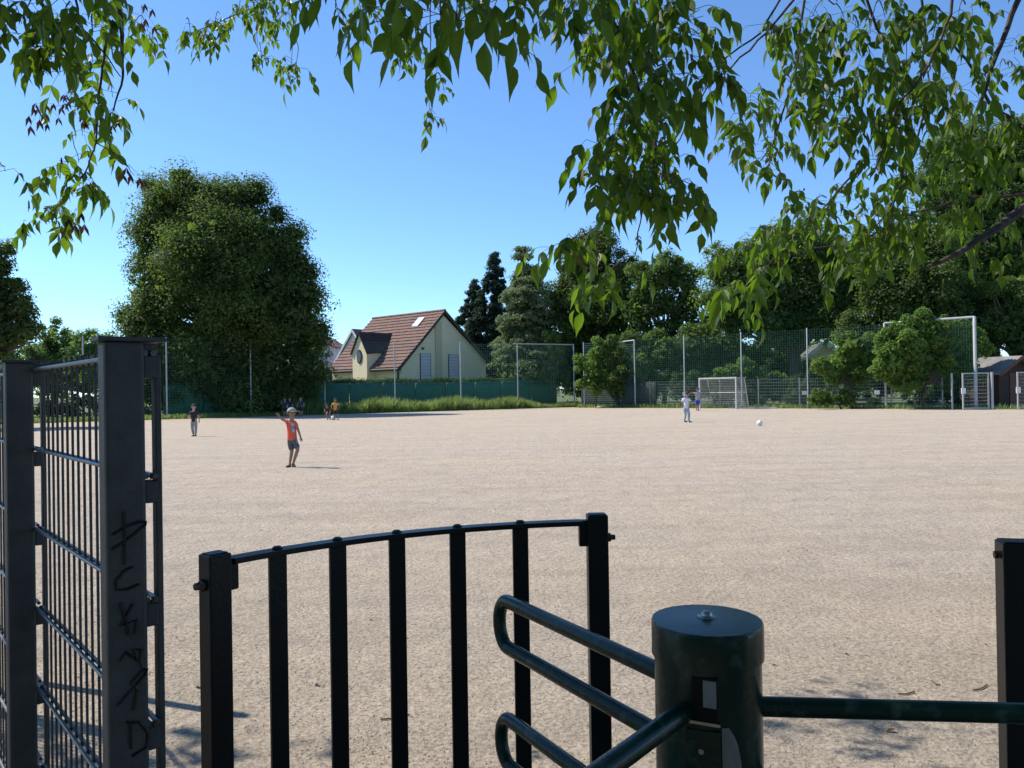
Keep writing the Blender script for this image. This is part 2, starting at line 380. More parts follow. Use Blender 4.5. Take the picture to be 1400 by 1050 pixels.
# curved guard rail
hp = 1.12
tops = [(297, 763, 1.805), (385, 745, 0), (468, 733, 0), (551, 724, 0), (635, 717, 0), (720, 711, 0), (824, 706, 2.30)]
pts = []
for px, py, _ in tops:
    D = (H - hp) * F / (py - hor(px)); pts.append(gat(px, D, 0))
guard = thing('guard_rail', 'dark green curved railing of upright flat bars left of the turnstile column', 'railing', pts[0])
def fit_arc():
    # least squares circle through the feet
    A = np.array([[p.x, p.y, 1] for p in pts]); b = np.array([p.x ** 2 + p.y ** 2 for p in pts])
    s = np.linalg.lstsq(A, b, rcond=None)[0]; cx, cy = s[0] / 2, s[1] / 2
    return Vector((cx, cy, 0)), math.sqrt(s[2] + cx * cx + cy * cy)
AC, AR = fit_arc()
angs = [math.atan2(p.y - AC.y, p.x - AC.x) for p in pts]; angs[0] -= .012
O = pts[0]
def arcp(a, z, rr=AR): return Vector((AC.x + rr * math.cos(a), AC.y + rr * math.sin(a), z)) - O
def curved(z0, z1, t, name, a0, a1):
    n = 36; v = []; f = []
    for i in range(n + 1):
        a = a0 + (a1 - a0) * i / n
        v += [arcp(a, z0, AR - t / 2), arcp(a, z0, AR + t / 2), arcp(a, z1, AR + t / 2), arcp(a, z1, AR - t / 2)]
    for i in range(n):
        for k in range(4): f.append((i * 4 + k, i * 4 + (k + 1) % 4, i * 4 + 4 + (k + 1) % 4, i * 4 + 4 + k))
    f += [(0, 3, 2, 1), (n * 4, n * 4 + 1, n * 4 + 2, n * 4 + 3)]
    return MB().add(v, f).build(name, M['dark_paint'], guard, bevel=.002)
curved(hp - .022, hp - .008, .046, 'top_rail', angs[0] - .03, angs[-1] + .035)
curved(.10, .114, .046, 'bottom_rail', angs[0] - .03, angs[-1] + .035)
for i, a in enumerate(angs):
    ax = (Vector((-math.sin(a), math.cos(a), 0)), Vector((math.cos(a), math.sin(a), 0)), ZUP)
    if i in (0, 6):
        w = .056 if i == 0 else .060
        q = arcp(a, 0)
        p = MB().box(q + ZUP * (hp / 2 + .004), (w, .05, hp + .008), ax).build('end_post', M['dark_paint'], guard, bevel=.003)
        MB().box(q + ZUP * (hp + .0095), (w - .012, .038, .003), ax).build('post_cap', M['dark_paint'], p, bevel=.001)
        MB().box(q - ax[0] * ((w / 2 + .012) * (1 if i == 0 else -1)) + ZUP * (hp - .045), (.024, .030, .075), ax).build('bracket', M['dark_paint'], p, bevel=.002)
        for s in ((-1, 1) if i == 6 else (1,)):
            e = q + ax[0] * (s * (w / 2 + .001)) + ZUP * (hp - .060)
            MB().tube([e, e + ax[0] * s * .008, e + ax[0] * s * .010, e + ax[0] * s * .022], [.014, .014, .009, .008], 6).build('bolt', M['bolt'], p)
    else:
        MB().box(arcp(a, 0) + ZUP * ((hp - .008) / 2 - .007), (.046, .012, hp - .020), ax).build('upright_bar', M['dark_paint'], guard, bevel=.002)
        b = MB(); b.ell(tuple(arcp(a, hp - .007)), (.014, .014, .008), 10, 5); b.build('rivet', M['dark_paint'], guard, True)
# right post
RP = gat(1400, 1.85, 0)
rp = thing('gate_post', 'dark green square steel post right of the turnstile', 'post', RP)
q = MB().box((.0, 0, .56), (.068, .06, 1.115), None).build('shaft', M['dark_paint'], rp, bevel=.003)
MB().box((0, 0, 1.119), (.060, .052, .004)).build('post_cap', M['dark_paint'], q, bevel=.001)
MB().tube([(-.036, 0, 1.085), (-.044, 0, 1.085)], .010, 6).build('bolt', M['bolt'], q)
rp.rotation_euler.z = -.25

sh = Vector((SUN.x, SUN.y, 0)) * (1.6 / SUN.z)
bp = tag(MB().box((0, 0, .8), (.045, .045, 1.6)).build('fence_post', M['galv']), 'slim dark post hidden behind the left rod fence, casting a straight shadow', 'post')
bp.location = gat(335, H * F / (979 - hor(335)), 0) + sh
# ================================================================ FOLIAGE TOOLS
def leafquads(Cn, N, size, flat=0.0):
    """diamond leaves at centres Cn with normals N"""
    n = len(Cn); N = N / (np.linalg.norm(N, axis=1, keepdims=True) + 1e-9)
    t = nr.normal(size=(n, 3)); t -= N * (t * N).sum(1, keepdims=True); t /= np.linalg.norm(t, axis=1, keepdims=True) + 1e-9
    b = np.cross(N, t); s = (size * (.55 + .9 * nr.random(n)))[:, None]
    V = np.stack([Cn - t * s * .5, Cn + b * s * .33 + N * s * .06, Cn + t * s * .5, Cn - b * s * .33 + N * s * .06], 1)
    return V.reshape(-1, 3)
def puffs(blobs, per, pr, zs=1.0, inner=.35):
    """sub-clumps on big blobs (x,y,z,r,weight): returns centres and radii"""
    out = []
    for (x, y, z, r) in blobs:
        n = max(3, int(per * (r / 1.0) ** 2))
        d = nr.normal(size=(n, 3)); d /= np.linalg.norm(d, axis=1, keepdims=True)
        rad = r * (1 - inner * nr.random(n) ** 1.5) - pr * .35
        rad = np.maximum(rad, r * .2)
        P = np.array([x, y, z]) + d * rad[:, None] * np.array([1, 1, 1.0])
        rr = pr * (.55 + .9 * nr.random(n))
        out.append(np.concatenate([P, rr[:, None]], 1))
    return np.concatenate(out)
def leaves_from_puffs(P, n, size, zs=1.0, nn=.45, minz=.15):
    w = P[:, 3] ** 2; w = w / w.sum(); idx = nr.choice(len(P), n, p=w)
    d = nr.normal(size=(n, 3)); d /= np.linalg.norm(d, axis=1, keepdims=True)
    fl = (d[:, 2] < -.25) & (nr.random(n) < .75); d[fl, 2] *= -1
    rad = P[idx, 3] * (nr.random(n) ** .5)
    off = d * rad[:, None]; off[:, 2] *= zs
    Cn = P[idx, :3] + off; k = Cn[:, 2] > minz; Cn = Cn[k]; d = d[k]; idx = idx[k]
    N = d * 1.2 + nr.normal(size=d.shape) * nn + np.array([0, 0, .4])
    rnd = np.clip(nr.normal(.5, .2, len(Cn)) + (idx * 0.6180339 % 1 - .5) * .5, 0, 1)
    return leafquads(Cn, N, size), rnd
def limb(mb, a, b, r0, r1, wob=.08, seg=5, n=6):
    a = Vector(a); b = Vector(b); L = (b - a).length; p = []; r = []
    for i in range(seg + 1):
        t = i / seg; q = a.lerp(b, t)
        if 0 < i < seg: q += Vector((rng.uniform(-1, 1), rng.uniform(-1, 1), rng.uniform(-.5, .5))) * L * wob
        p.append(q); r.append(r0 + (r1 - r0) * t)
    mb.tube(p, r, n)
def tree(name, label, cat, blobs_px, D, base_px, n, leaf=.16, m='leaf_dark', pr=.8, per=9, zs=1.0, group=None, trunk_r=.3, inner=.35, depth_j=.35, dd=0, minz=.15, limbs=True, fill=.10, nn=.5):
    blobs = []
    if per < 10 and fill > .02:    # side boughs that break the outline
        blobs_px = list(blobs_px) + [(b[0] + b[2] * .95 * math.cos(a), b[1] - b[2] * .95 * math.sin(a), b[2] * rng.uniform(.18, .36)) for b in blobs_px for a in [rng.uniform(-.3, 3.4) for _ in range(4)]]
    for bl in blobs_px:
        px, py, rpx = bl[:3]; Dj = D + (bl[3] if len(bl) > 3 else 0)
        p = at(px, py, Dj); r = rpx / F * Dj
        p.y += rng.uniform(-1, 1) * r * depth_j; blobs.append((p.x, p.y, p.z, r))
    base = gat(base_px, D, 0)
    t = thing(name, label, cat, base, 0, group)
    P = puffs(blobs, per, pr, inner=inner)
    V, rnd = leaves_from_puffs(P, int(n * 1.15), leaf, zs, nn, minz=minz)
    if fill:                      # broader inner leaves and twigs that close the crown
        B = np.array(blobs); w = B[:, 3] ** 2; ib = nr.choice(len(B), int(n * fill), p=w / w.sum())
        d = nr.normal(size=(len(ib), 3)); d /= np.linalg.norm(d, axis=1, keepdims=True)
        Cn = B[ib, :3] + d * (B[ib, 3] * .80 * nr.random(len(ib)) ** .4)[:, None]; Cn = Cn[Cn[:, 2] > .3]
        V2 = leafquads(Cn, nr.normal(size=Cn.shape), leaf * 3.0)
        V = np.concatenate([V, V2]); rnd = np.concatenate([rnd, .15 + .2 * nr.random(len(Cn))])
    V = V - np.array(base)
    o = obj('crown', npmesh('crown', V, 4, M[m], rnd), t)
    tb = MB(); top = max(b[2] for b in blobs); cx = sum(b[0] for b in blobs) / len(blobs); cy = sum(b[1] for b in blobs) / len(blobs)
    fork = Vector((base.x * .6 + cx * .4, D, top * .28))
    limb(tb, base - base, fork - base, trunk_r, trunk_r * .75, .03, 5, 10)
    if limbs:
        for b in blobs:
            limb(tb, fork - base, Vector(b[:3]) - base, trunk_r * .42, .03, .06, 5, 6)
            for k in range(3):
                e = Vector(b[:3]) + Vector((rng.uniform(-1, 1), rng.uniform(-1, 1), rng.uniform(-.6, 1))).normalized() * b[3] * .8
                limb(tb, Vector(b[:3]) - base, e - base, .05, .015, .06, 3, 4)
    else: limb(tb, fork - base, Vector((cx, cy, top - .3)) - base, trunk_r * .75, .03, .01, 6, 8)
    tb.build('trunk', M['bark'], t, True)
    return t

def cone(px, y0, y1, rb, lean=0):
    out = []; y = y0; k = 0
    while y < y1:
        t = (y - y0) / (y1 - y0); w = 2 + rb * t
        out.append((px + lean * t, y, w * .55))
        for s_ in (-1, 1): out.append((px + lean * t + s_ * w * .95 * rng.uniform(.75, 1.15), y + w * .18 + rng.uniform(-3, 3), w * .40 + 1))
        y += 5 + 7 * t; k += 1
    return out
# ---------------------------------------------------------------- the trees beyond the pitch
BTS = 'trees standing beyond the pitch'
tree('broadleaf_tree', 'huge rounded dark green tree at the left edge of the pitch', 'tree',
     [(235, 285, 46), (285, 290, 42), (322, 282, 40), (215, 330, 30), (345, 330, 52), (390, 350, 34), (300, 350, 70, -1), (225, 400, 52), (260, 390, 55, -2), (350, 420, 75), (405, 410, 42), (195, 440, 30), (230, 470, 50, -1), (300, 480, 70, -1), (385, 480, 58), (418, 455, 26), (405, 530, 38), (340, 540, 55), (270, 540, 55), (225, 530, 35)],
     52, 310, 165000, .16, 'leaf_dark', 1.0, 7, group=BTS, trunk_r=.55)
tree('broadleaf_tree', 'partly cut off dark tree at the left frame edge above the tiled roof', 'tree',
     [(-20, 350, 32), (-10, 400, 40), (10, 430, 28), (-15, 460, 45), (20, 455, 22), (-60, 400, 60)], 38, -30, 26000, .14, 'leaf_dark', .5, 9, group=BTS, inner=.6)
tree('broadleaf_tree', 'small grey green tree left of the capped fence posts', 'tree',
     [(75, 465, 26), (62, 490, 26), (90, 500, 22), (75, 520, 32)], 64, 72, 12000, .15, 'leaf_mid', .5, 9, group=BTS)
tree('leafy_shrub', 'low light green shrub between the small tree and the near fence post', 'shrub',
     [(115, 480, 20), (130, 475, 20), (150, 490, 25), (125, 510, 30), (170, 510, 30), (30, 510, 30), (0, 520, 30)], 58, 130, 14000, .15, 'leaf_light', .5, 9, trunk_r=.12)
tree('spruce_tree', 'dark blue green spruce just right of the cream house', 'tree',
     cone(676, 350, 530, 54, 6), 82, 676, 52000, .19, 'needle', .45, 10, .7, BTS, .25, limbs=False)
tree('spruce_tree', 'narrow dark spruce with pointed top close behind the house gable', 'tree',
     cone(648, 386, 525, 40, -3), 92, 645, 34000, .20, 'needle', .45, 10, .7, BTS, .25, limbs=False)
tree('pine_tree', 'pale feathery pine with layered boughs between spruce and dark maple', 'tree',
     [(714, 342, 4), (714, 353, 7), (715, 370, 13), (718, 392, 24), (718, 415, 30), (722, 440, 38), (720, 470, 44), (722, 500, 46), (696, 500, 22)], 66, 722, 46000, .20, 'pine', .8, 10, .38, BTS, .25, limbs=False)
tree('broadleaf_tree', 'tall nearly black tree behind the bright hanging leaf cluster', 'tree',
     [(815, 345, 26), (790, 375, 32), (840, 380, 34), (765, 410, 26), (815, 420, 46), (850, 425, 34), (780, 460, 38), (830, 470, 45), (790, 510, 38), (845, 510, 35)], 67, 815, 60000, .19, 'leaf_dark', .85, 8, group=BTS, trunk_r=.35)
tree('broadleaf_tree', 'loose maple with sky showing between its limbs behind the net', 'tree',
     [(905, 370, 26), (880, 385, 20), (935, 390, 24), (900, 410, 30), (950, 415, 20), (875, 430, 22), (925, 435, 26), (890, 465, 20), (960, 455, 18), (930, 495, 30), (890, 500, 25)], 63, 908, 34000, .19, 'leaf_mid', .6, 8, group=BTS, trunk_r=.2, inner=.6, fill=.03)
tree('bare_tree', 'thin nearly bare treetop rising between the loose maple and the wide tree', 'tree',
     [(965, 345, 8), (980, 335, 7), (975, 365, 8), (958, 375, 6), (985, 385, 10)], 68, 976, 900, .2, 'leaf_mid', .4, 6, group=BTS, trunk_r=.08, inner=.8, fill=0)
tree('broadleaf_tree', 'wide green tree with dark underside behind the small goal', 'tree',
     [(1010, 370, 34), (1050, 355, 36), (1095, 350, 42), (1140, 350, 36), (990, 410, 26), (1040, 405, 42), (1095, 400, 52), (1150, 395, 45), (1010, 445, 28), (1060, 450, 36), (1130, 440, 40), (1180, 400, 38)], 58, 1092, 72000, .18, 'leaf_mid', 1.1, 6, group=BTS, trunk_r=.55)
tree('broadleaf_tree', 'very tall tree behind the shed at the right frame edge', 'tree',
     [(1310, 225, 40), (1350, 215, 45), (1400, 210, 60), (1290, 265, 38), (1340, 280, 55), (1400, 290, 60), (1300, 330, 42), (1350, 350, 55), (1420, 370, 70), (1290, 385, 35)], 56, 1360, 80000, .19, 'leaf_mid', 1.15, 5, group=BTS, trunk_r=.45)
tree('broadleaf_tree', 'dense dark tree directly above the overgrown net frame', 'tree',
     [(1225, 350, 38), (1265, 350, 40), (1210, 400, 44), (1260, 400, 50), (1310, 410, 44), (1225, 450, 40), (1280, 455, 46), (1335, 460, 40), (1180, 460, 28), (1320, 500, 40), (1250, 500, 40)], 52, 1262, 66000, .17, 'leaf_dark', .8, 8, group=BTS, trunk_r=.4)
tree('broadleaf_tree', 'sunlit greyish tree above the wooden shed roof', 'tree',
     [(1385, 400, 30), (1410, 430, 40), (1370, 450, 26), (1395, 470, 30), (1430, 480, 40)], 50, 1400, 22000, .15, 'leaf_mid', .5, 9, group=BTS, inner=.6)
tree('broadleaf_tree', 'half hidden tree filling the gap behind the corner of the pitch', 'tree',
     [(870, 520, 25), (870, 480, 22), (905, 480, 22), (940, 475, 22), (975, 470, 24), (1000, 500, 30), (1050, 500, 30), (960, 520, 26), (1100, 520, 30), (1170, 510, 30), (1060, 530, 25)], 60, 1000, 40000, .18, 'leaf_mid', .6, 9, group=BTS, trunk_r=.2, inner=.5)
# shrubs at and in the fence
def shrub(label, blobs, D, base, n, m='leaf_light', leaf=.15, pr=.34, name='leafy_shrub', cat='shrub', **k):
    extra = []
    for b in blobs:               # loose shoots that break the outline
        for q in range(4):
            a = rng.uniform(-.4, 3.5); w = b[2] * rng.uniform(.85, 1.25); extra.append((b[0] + w * math.cos(a), b[1] - w * math.sin(a), b[2] * rng.uniform(.12, .3)))
    blobs = list(blobs) + extra
    return tree(name, label, cat, blobs, D, base, n, leaf, m, pr, 14, trunk_r=.07, inner=.6, fill=.04, nn=1.1, group='shrubs growing through the fence', **k)
shrub('yellow green leafy shrub at the pitch corner right of the green screen', [(815, 480, 12), (808, 500, 16), (822, 510, 18), (812, 525, 16), (835, 525, 14)], 57.5, 815, 9000)
shrub('small leafy shrub growing behind the bent net frame post', [(850, 490, 14), (865, 505, 16), (845, 515, 16), (868, 528, 16), (838, 470, 6), (845, 535, 14)], 57.2, 856, 9000, 'leaf_mid')
shrub('slim climbing shrub in the net frame above the green screen', [(752, 465, 8), (757, 480, 10), (755, 500, 10), (752, 515, 10)], 63, 755, 3500, 'leaf_light', pr=.25)
shrub('bright shrub top behind the goal crossbar', [(1000, 515, 12), (1020, 510, 13), (1038, 520, 12), (985, 520, 10), (1060, 525, 10), (1005, 535, 12)], 53, 1018, 7000)
shrub('round shrub left of the overgrown net frame', [(1165, 475, 16), (1180, 490, 18), (1150, 500, 18), (1175, 510, 20), (1140, 515, 14), (1125, 505, 8), (1190, 480, 14)], 46.5, 1165, 17000)
shrub('big light green bush filling the tall white net frame', [(1222, 482, 20), (1328, 478, 18), (1226, 512, 20), (1320, 512, 20), (1246, 458, 15), (1292, 452, 15), (1310, 456, 12), (1264, 446, 9), (1218, 465, 10), (1235, 475, 26), (1270, 465, 30), (1305, 468, 26), (1215, 495, 22), (1250, 495, 30), (1290, 495, 32), (1318, 490, 22), (1205, 510, 14), (1295, 518, 24), (1240, 520, 22), (1262, 434, 3), (1330, 470, 16)], 43.8, 1262, 56000, dd=0)
shrub('tuft of yellow leaves at the foot of the rod fence right of the goal', [(1160, 552, 7), (1120, 548, 9), (1152, 545, 6)], 46, 1150, 2500, 'leaf_mid')
# undergrowth: a dark mass behind the low fence nobody could count
blobs = []
for X in np.arange(7, 25.5, .8):
    for k in range(3): blobs.append((X + rng.uniform(-.4, .4), lineR(X) + 1.6 + rng.uniform(0, 2.2), rng.uniform(.3, 2.3), rng.uniform(.5, .9)))
V, rnd = leaves_from_puffs(puffs(blobs, 8, .4, inner=.5), 60000, .14)
o = obj('undergrowth', npmesh('undergrowth', V, 4, M['hedge'], rnd)); o['kind'] = 'stuff'; tag(o, 'dark tangled undergrowth behind the low rod fence', 'undergrowth')
blobs = []
for X in np.arange(-30, -13, .9):
    for k in range(4): blobs.append((X + rng.uniform(-.4, .4), lineL(X) + 3.4 + rng.uniform(0, 2.), rng.uniform(.2, 4), rng.uniform(.6, 1.1)))
V, rnd = leaves_from_puffs(puffs(blobs, 6, .5, inner=.5), 40000, .17)
o = obj('undergrowth', npmesh('undergrowth', V, 4, M['hedge'], rnd)); o['kind'] = 'stuff'; tag(o, 'shaded undergrowth below the huge tree behind the left net', 'undergrowth')
# clipped hedge behind the green screen
n = 42000; X = -14.5 + 18.5 * nr.random(n); dy = nr.random(n) * .9; z = .1 + (2.22 + .06 * np.sin(X * 2) + .09 * nr.normal(size=n)) * nr.random(n) ** .25
Cn = np.stack([X, 59.25 + .55 * X + 3.4 + dy, z], 1)
hedge = thing('clipped_hedge', 'clipped green hedge running along behind the green screen in front of the house', 'hedge', (-5, lineL(-5) + 3.8, 0))
V = leafquads(Cn, nr.normal(size=(n, 3)) + np.array([0, -.4, .5]), .10) - np.array([-5, lineL(-5) + 3.8, 0])
obj('foliage', npmesh('foliage', V, 4, M['hedge'], nr.random(n)), hedge)
tb = MB()
for X in np.arange(-14, 4, .8): limb(tb, (X + 5, .55 * (X + 5) + 0.05, 0), (X + 5, .55 * (X + 5) + .05, 1.8), .04, .015)
tb.build('stem', M['bark'], hedge)
n = 26000; X = -12 + 24 * nr.random(n); z = .1 + 2.7 * nr.random(n) ** .6; dy = nr.random(n) * 1.1
shade_hedge = thing('clipped_hedge', 'tall dark hedge added unseen behind the camera to darken the gate', 'hedge', (0, -4, 0))  # added out of view, holds light off the turnstile and fence posts
V = leafquads(np.stack([X, dy, z], 1), nr.normal(size=(n, 3)), .16); obj('foliage', npmesh('foliage', V, 4, M['leaf_dark'], nr.random(n)), shade_hedge)
wb = []
for X in np.arange(4, 44, 1.3):
    for k in range(4): wb.append((X + rng.uniform(-.6, .6), 76 + rng.uniform(-2, 2), rng.uniform(.5, 5.2), rng.uniform(1.0, 1.7)))
V, rnd = leaves_from_puffs(puffs(wb, 5, .7, inner=.5), 70000, .24)
o = obj('distant_woods', npmesh('distant_woods', V, 4, M['leaf_mid'], rnd)); o['kind'] = 'stuff'; tag(o, 'belt of mid green woodland far behind the ball stop nets', 'woodland')
# tall grass
def blades(X, Y, h, w, label, name='tall_grass', m='grassblade'):
    n = len(X); an = nr.random(n) * 6.28; l = (nr.normal(size=(n, 2)) * .22) * h[:, None]; l[:, 0] += h * .08
    b = np.stack([X, Y, np.zeros(n)], 1); dx = np.stack([np.cos(an), np.sin(an), 0 * an], 1) * (w / 2)[:, None]
    tip = b + np.stack([l[:, 0], l[:, 1], h], 1); mid = b + np.stack([l[:, 0] * .3, l[:, 1] * .3, h * .6], 1)
    V = np.stack([b - dx, b + dx, mid + dx * .8, tip, mid - dx * .8], 1).reshape(-1, 3)
    o = obj(name, npmesh(name, V, 5, M[m], nr.random(n))); o['kind'] = 'stuff'; tag(o, label, 'grass'); return o
n = 36000; X = -15 + 20.3 * nr.random(n)
Y = 59.25 + .55 * X - .75 + 3.2 * nr.random(n)
hh = (.45 + .22 * np.clip(np.sin(X * 1.3 + 1) * .5 + np.sin(X * 3.1 + Y * 2) * .35 + .6, 0, 1.4)) * (.4 + 1.3 * nr.random(n) ** 1.6) * np.clip((4.5 - X) / 5, .45, 1)
blades(X, Y, hh, .022 + .025 * nr.random(n), 'tall pale green seeding grass along the foot of the green screen')
n = 9000; X = -40 + 25 * nr.random(n); Y = 59.25 + .55 * X - .85 + 1.6 * nr.random(n)
blades(X, Y, .12 + .25 * nr.random(n), .03 + .02 * nr.random(n), 'short grass verge along the shaded left net')
n = 5000; X = 5 + 24 * nr.random(n); Y = 63.5 - .83 * X - .45 + 1.0 * nr.random(n)
blades(X, Y, .08 + .30 * nr.random(n) ** 2, .03 + .02 * nr.random(n), 'patchy grass tufts at the foot of the rod fence')

# ================================================================ BALL STOP FENCES
def cord(mb, a, b, r):
    a = Vector(a); b = Vector(b); mb.tube([a, b], r, 3, False)
def bay_net(parent, O, a, b, z0, z1, sp=.12, r=.0035, name='netting'):
    m = MB(); a = Vector(a); b = Vector(b); L = (b - a).length; n = int(L / sp)
    for k in range(n + 1):
        p = a.lerp(b, k / n); cord(m, (p.x, p.y, z0), (p.x, p.y, z1), r * .7)
    for k in range(int((z1 - z0) / sp) + 1):
        z = z0 + k * sp; sag = rng.uniform(-.02, .02)
        m.tube([(a.x, a.y, z), ((a.x + b.x) / 2, (a.y + b.y) / 2, z - .03 + sag), (b.x, b.y, z)], r, 3, False)
    o = m.build(name, M['net'], parent); o['kind'] = 'stuff'; return o
def ppole(parent, x, y, h, r=.045, m='pole', name='post'):
    return MB().lathe([(r, 0), (r, h), (r * .8, h + .02)], (x, y, 0), 10).build(name, M[m], parent, True)
pxs = [114, 228, 343, 444, 540, 630, 708, 785]
PL = []
for px in pxs:
    k = (px - 700) / F; X = 59.25 * k / (1 - .55 * k); PL.append(Vector((X, lineL(X), 0)))
o0 = PL[0].copy()
lf = thing('ball_stop_fence', 'tall ball stop fence with green net and green screen left and centre', 'fence', o0)
for p in PL: ppole(lf, p.x - o0.x, p.y - o0.y, 5.0)
for i in range(len(PL) - 1):
    bay_net(lf, o0, PL[i] - o0, PL[i + 1] - o0, .1, 4.95, .16, .0028 if i < 5 else .0055)
MB().tube([PL[6] - o0 + ZUP * 4.97 + Vector((-.3, -.2, 0)), PL[7] - o0 + ZUP * 4.97], .04, 8).build('top_rail', M['pole'], lf, True)
# green screen: a panel of fabric per 2.5 m, slightly wavy
def screen(parent, a, b, h, m, seed, pname='screen_panel'):
    a = Vector(a); b = Vector(b); L = (b - a).length; d = (b - a) / L; nrm = Vector((d.y, -d.x, 0)); n = 14
    v = []; f = []; rg = random.Random(seed); ph = rg.uniform(0, 6)
    for i in range(n + 1):
        t = i / n
        for j in range(4):
            w = .03 * math.sin(t * 19 + ph) * math.sin(math.pi * j / 3 * .8 + .3) + .015 * rg.uniform(-1, 1)
            z = .05 + (h - .05) * j / 3 + (0 if j < 3 else .025 * math.sin(t * 8 + ph))
            v.append(a + d * (L * t) + nrm * w + ZUP * z)
    for i in range(n):
        for j in range(3): f.append((i * 4 + j, i * 4 + 4 + j, i * 4 + 5 + j, i * 4 + 1 + j))
    o = MB().add(v, f).build(pname, M[m], parent, True)
    so = o.modifiers.new('thickness', 'SOLIDIFY'); so.thickness = .006; return o
dL = (PL[-1] - PL[0]).normalized(); nL = Vector((-dL.y, dL.x, 0))
for i in range(1, len(PL) - 1):
    for s in (0, .5):
        a = PL[i].lerp(PL[i + 1], s) + nL * 2.6; b = PL[i].lerp(PL[i + 1], s + .495) + nL * 2.6
        screen(lf, a - o0, b - o0, 2.12 if i < 6 else 2.18, 'screen', i * 2 + s)
        ppole(lf, a.x - o0.x, a.y - o0.y + .12, 2.05, .025, name='screen_post')
# right
RX = [(5.55, 59.6)] + [(x, lineR(x)) for x in (8.9, 11.93, 15.1, 18.4)]
o1 = Vector((8.9, lineR(8.9), 0))
rf = thing('ball_stop_fence', 'tall ball stop fence with thin green net behind the small goal', 'fence', o1)
for i, (x, y) in enumerate(RX): ppole(rf, x - o1.x, y - o1.y, 5.0 if i != 1 else 4.9)
RX.append((21.75, lineR(21.8)))
for i in range(len(RX) - 1):
    bay_net(rf, o1, Vector((*RX[i], 0)) - o1, Vector((*RX[i + 1], 0)) - o1, .1, 4.95, .15, .0055)
MB().tube([Vector((6.6, lineR(6.6) + .3, 4.75)) - o1, Vector((8.9, lineR(8.9), 4.9)) - o1], .04, 8).build('top_rail', M['pole'], rf, True)
screen(rf, Vector((5.4, 60.6, 0)) - o1, Vector((8.0, lineR(8) + .3, 0)) - o1, 1.85, 'darkscreen', 50)
screen(rf, Vector((8.02, lineR(8) + .3, 0)) - o1, Vector((10.3, lineR(10.3) + .3, 0)) - o1, 1.85, 'darkscreen', 51)
# tall pale frame on the right
FA, FB = Vector((21.85, lineR(21.85), 0)), Vector((25.35, 42.4, 0))
nf = thing('net_frame', 'tall pale tubular frame with net and bush growing through it', 'net frame', FA)
ppole(nf, 0, 0, 5.0, .065, 'palepole'); ppole(nf, FB.x - FA.x, FB.y - FA.y, 5.05, .085, 'palepole')
MB().tube([ZUP * 5.0, FB - FA + ZUP * 5.04], .07, 10).build('crossbar', M['palepole'], nf, True)
bay_net(nf, FA, Vector((0, 0, 0)), FB - FA, .1, 4.95, .13, .005)

# low rod mesh fence in front of the undergrowth
lo0 = Vector((11.0, lineR(11) + .35, 0))
lw = thing('rod_mesh_fence', 'low galvanised rod mesh fence behind the small goal and under the bush', 'fence', lo0)
xs = [9.9 + 2.05 * k for k in range(8)]
lp = [Vector((x, lineR(x) + .35, 0)) for x in xs]
for p in lp: MB().box(p - lo0 + ZUP * .97, (.06, .05, 1.95)).build('post', M['pole'], lw)
for i in range(len(lp) - 1):
    m = MB(); a = lp[i] - lo0; b = lp[i + 1] - lo0
    for k in range(10): cord(m, a + ZUP * (.06 + .2 * k), b + ZUP * (.06 + .2 * k), .012)
    for k in range(1, 24): q = a.lerp(b, k / 24); cord(m, q + ZUP * .03, q + ZUP * 1.88, .003)
    o = m.build('wire_mesh', M['wire'], lw); o['kind'] = 'stuff'
# gates at the right
def gate(px0, px1, D0, D1, label, h=1.95):
    A, B = gat(px0, D0), gat(px1, D1); t = thing('mesh_gate', label, 'gate', A); d = B - A
    fr = MB(); 
    for p in (Vector((0, 0, 0)), d): fr.box(p + ZUP * (h / 2 + .03), (.06, .06, h))
    fr.box(d / 2 + ZUP * (h + .0), (d.length - .05, .05, .06), (d.normalized(), Vector((-d.y, d.x, 0)).normalized(), ZUP))
    fr.box(d / 2 + ZUP * .09, (d.length - .05, .05, .06), (d.normalized(), Vector((-d.y, d.x, 0)).normalized(), ZUP))
    fr.build('frame', M['palepole'], t)
    m = MB()
    for k in range(1, 10): cord(m, ZUP * (.1 + .19 * k), d + ZUP * (.1 + .19 * k), .010)
    n = int(d.length / .07)
    for k in range(1, n): cord(m, d * (k / n) + ZUP * .08, d * (k / n) + ZUP * (h - .02), .003)
    o = m.build('wire_mesh', M['wire'], t); o['kind'] = 'stuff'
    MB().box(Vector((.0, -.05, 1.02)), (.22, .05, .32)).build('lock_case', M['sign'], t)
    return t
gate(1317, 1352, 41.5, 41.2, 'silver framed mesh gate left of the brown shed')
gate(1392, 1430, 40.9, 40.6, 'silver mesh gate leaf cut off by the right frame edge')
gp = gat(1357, 41.1); gpt = tag(MB().box((0, 0, 1.0), (.10, .08, 2.0)).build('gate_post', M['palepole']), 'pale steel post between the mesh gate and the shed', 'post'); gpt.location = gp
gp = gat(1302, 41.9); gpt = tag(MB().box((0, 0, 1.0), (.07, .06, 1.95)).build('fence_post', M['pole']), 'thin grey fence post under the right end of the bush', 'post'); gpt.location = gp
for px, D, lb in ((1099, 48.2, 'small white notice on the tall pole right of the goal'), (1198, 44.6, 'small white notice on the rod fence under the bush'), (936, 53.0, 'small white notice behind the child in the white shirt')):
    p = gat(px, D, 0.98); s = MB().box((0, 0, 0), (.30, .012, .24)).build('notice_sign', M['sign']); s.location = p + Vector((0, -.1, 0)); tag(s, lb, 'sign')
    # illegible grey print lines

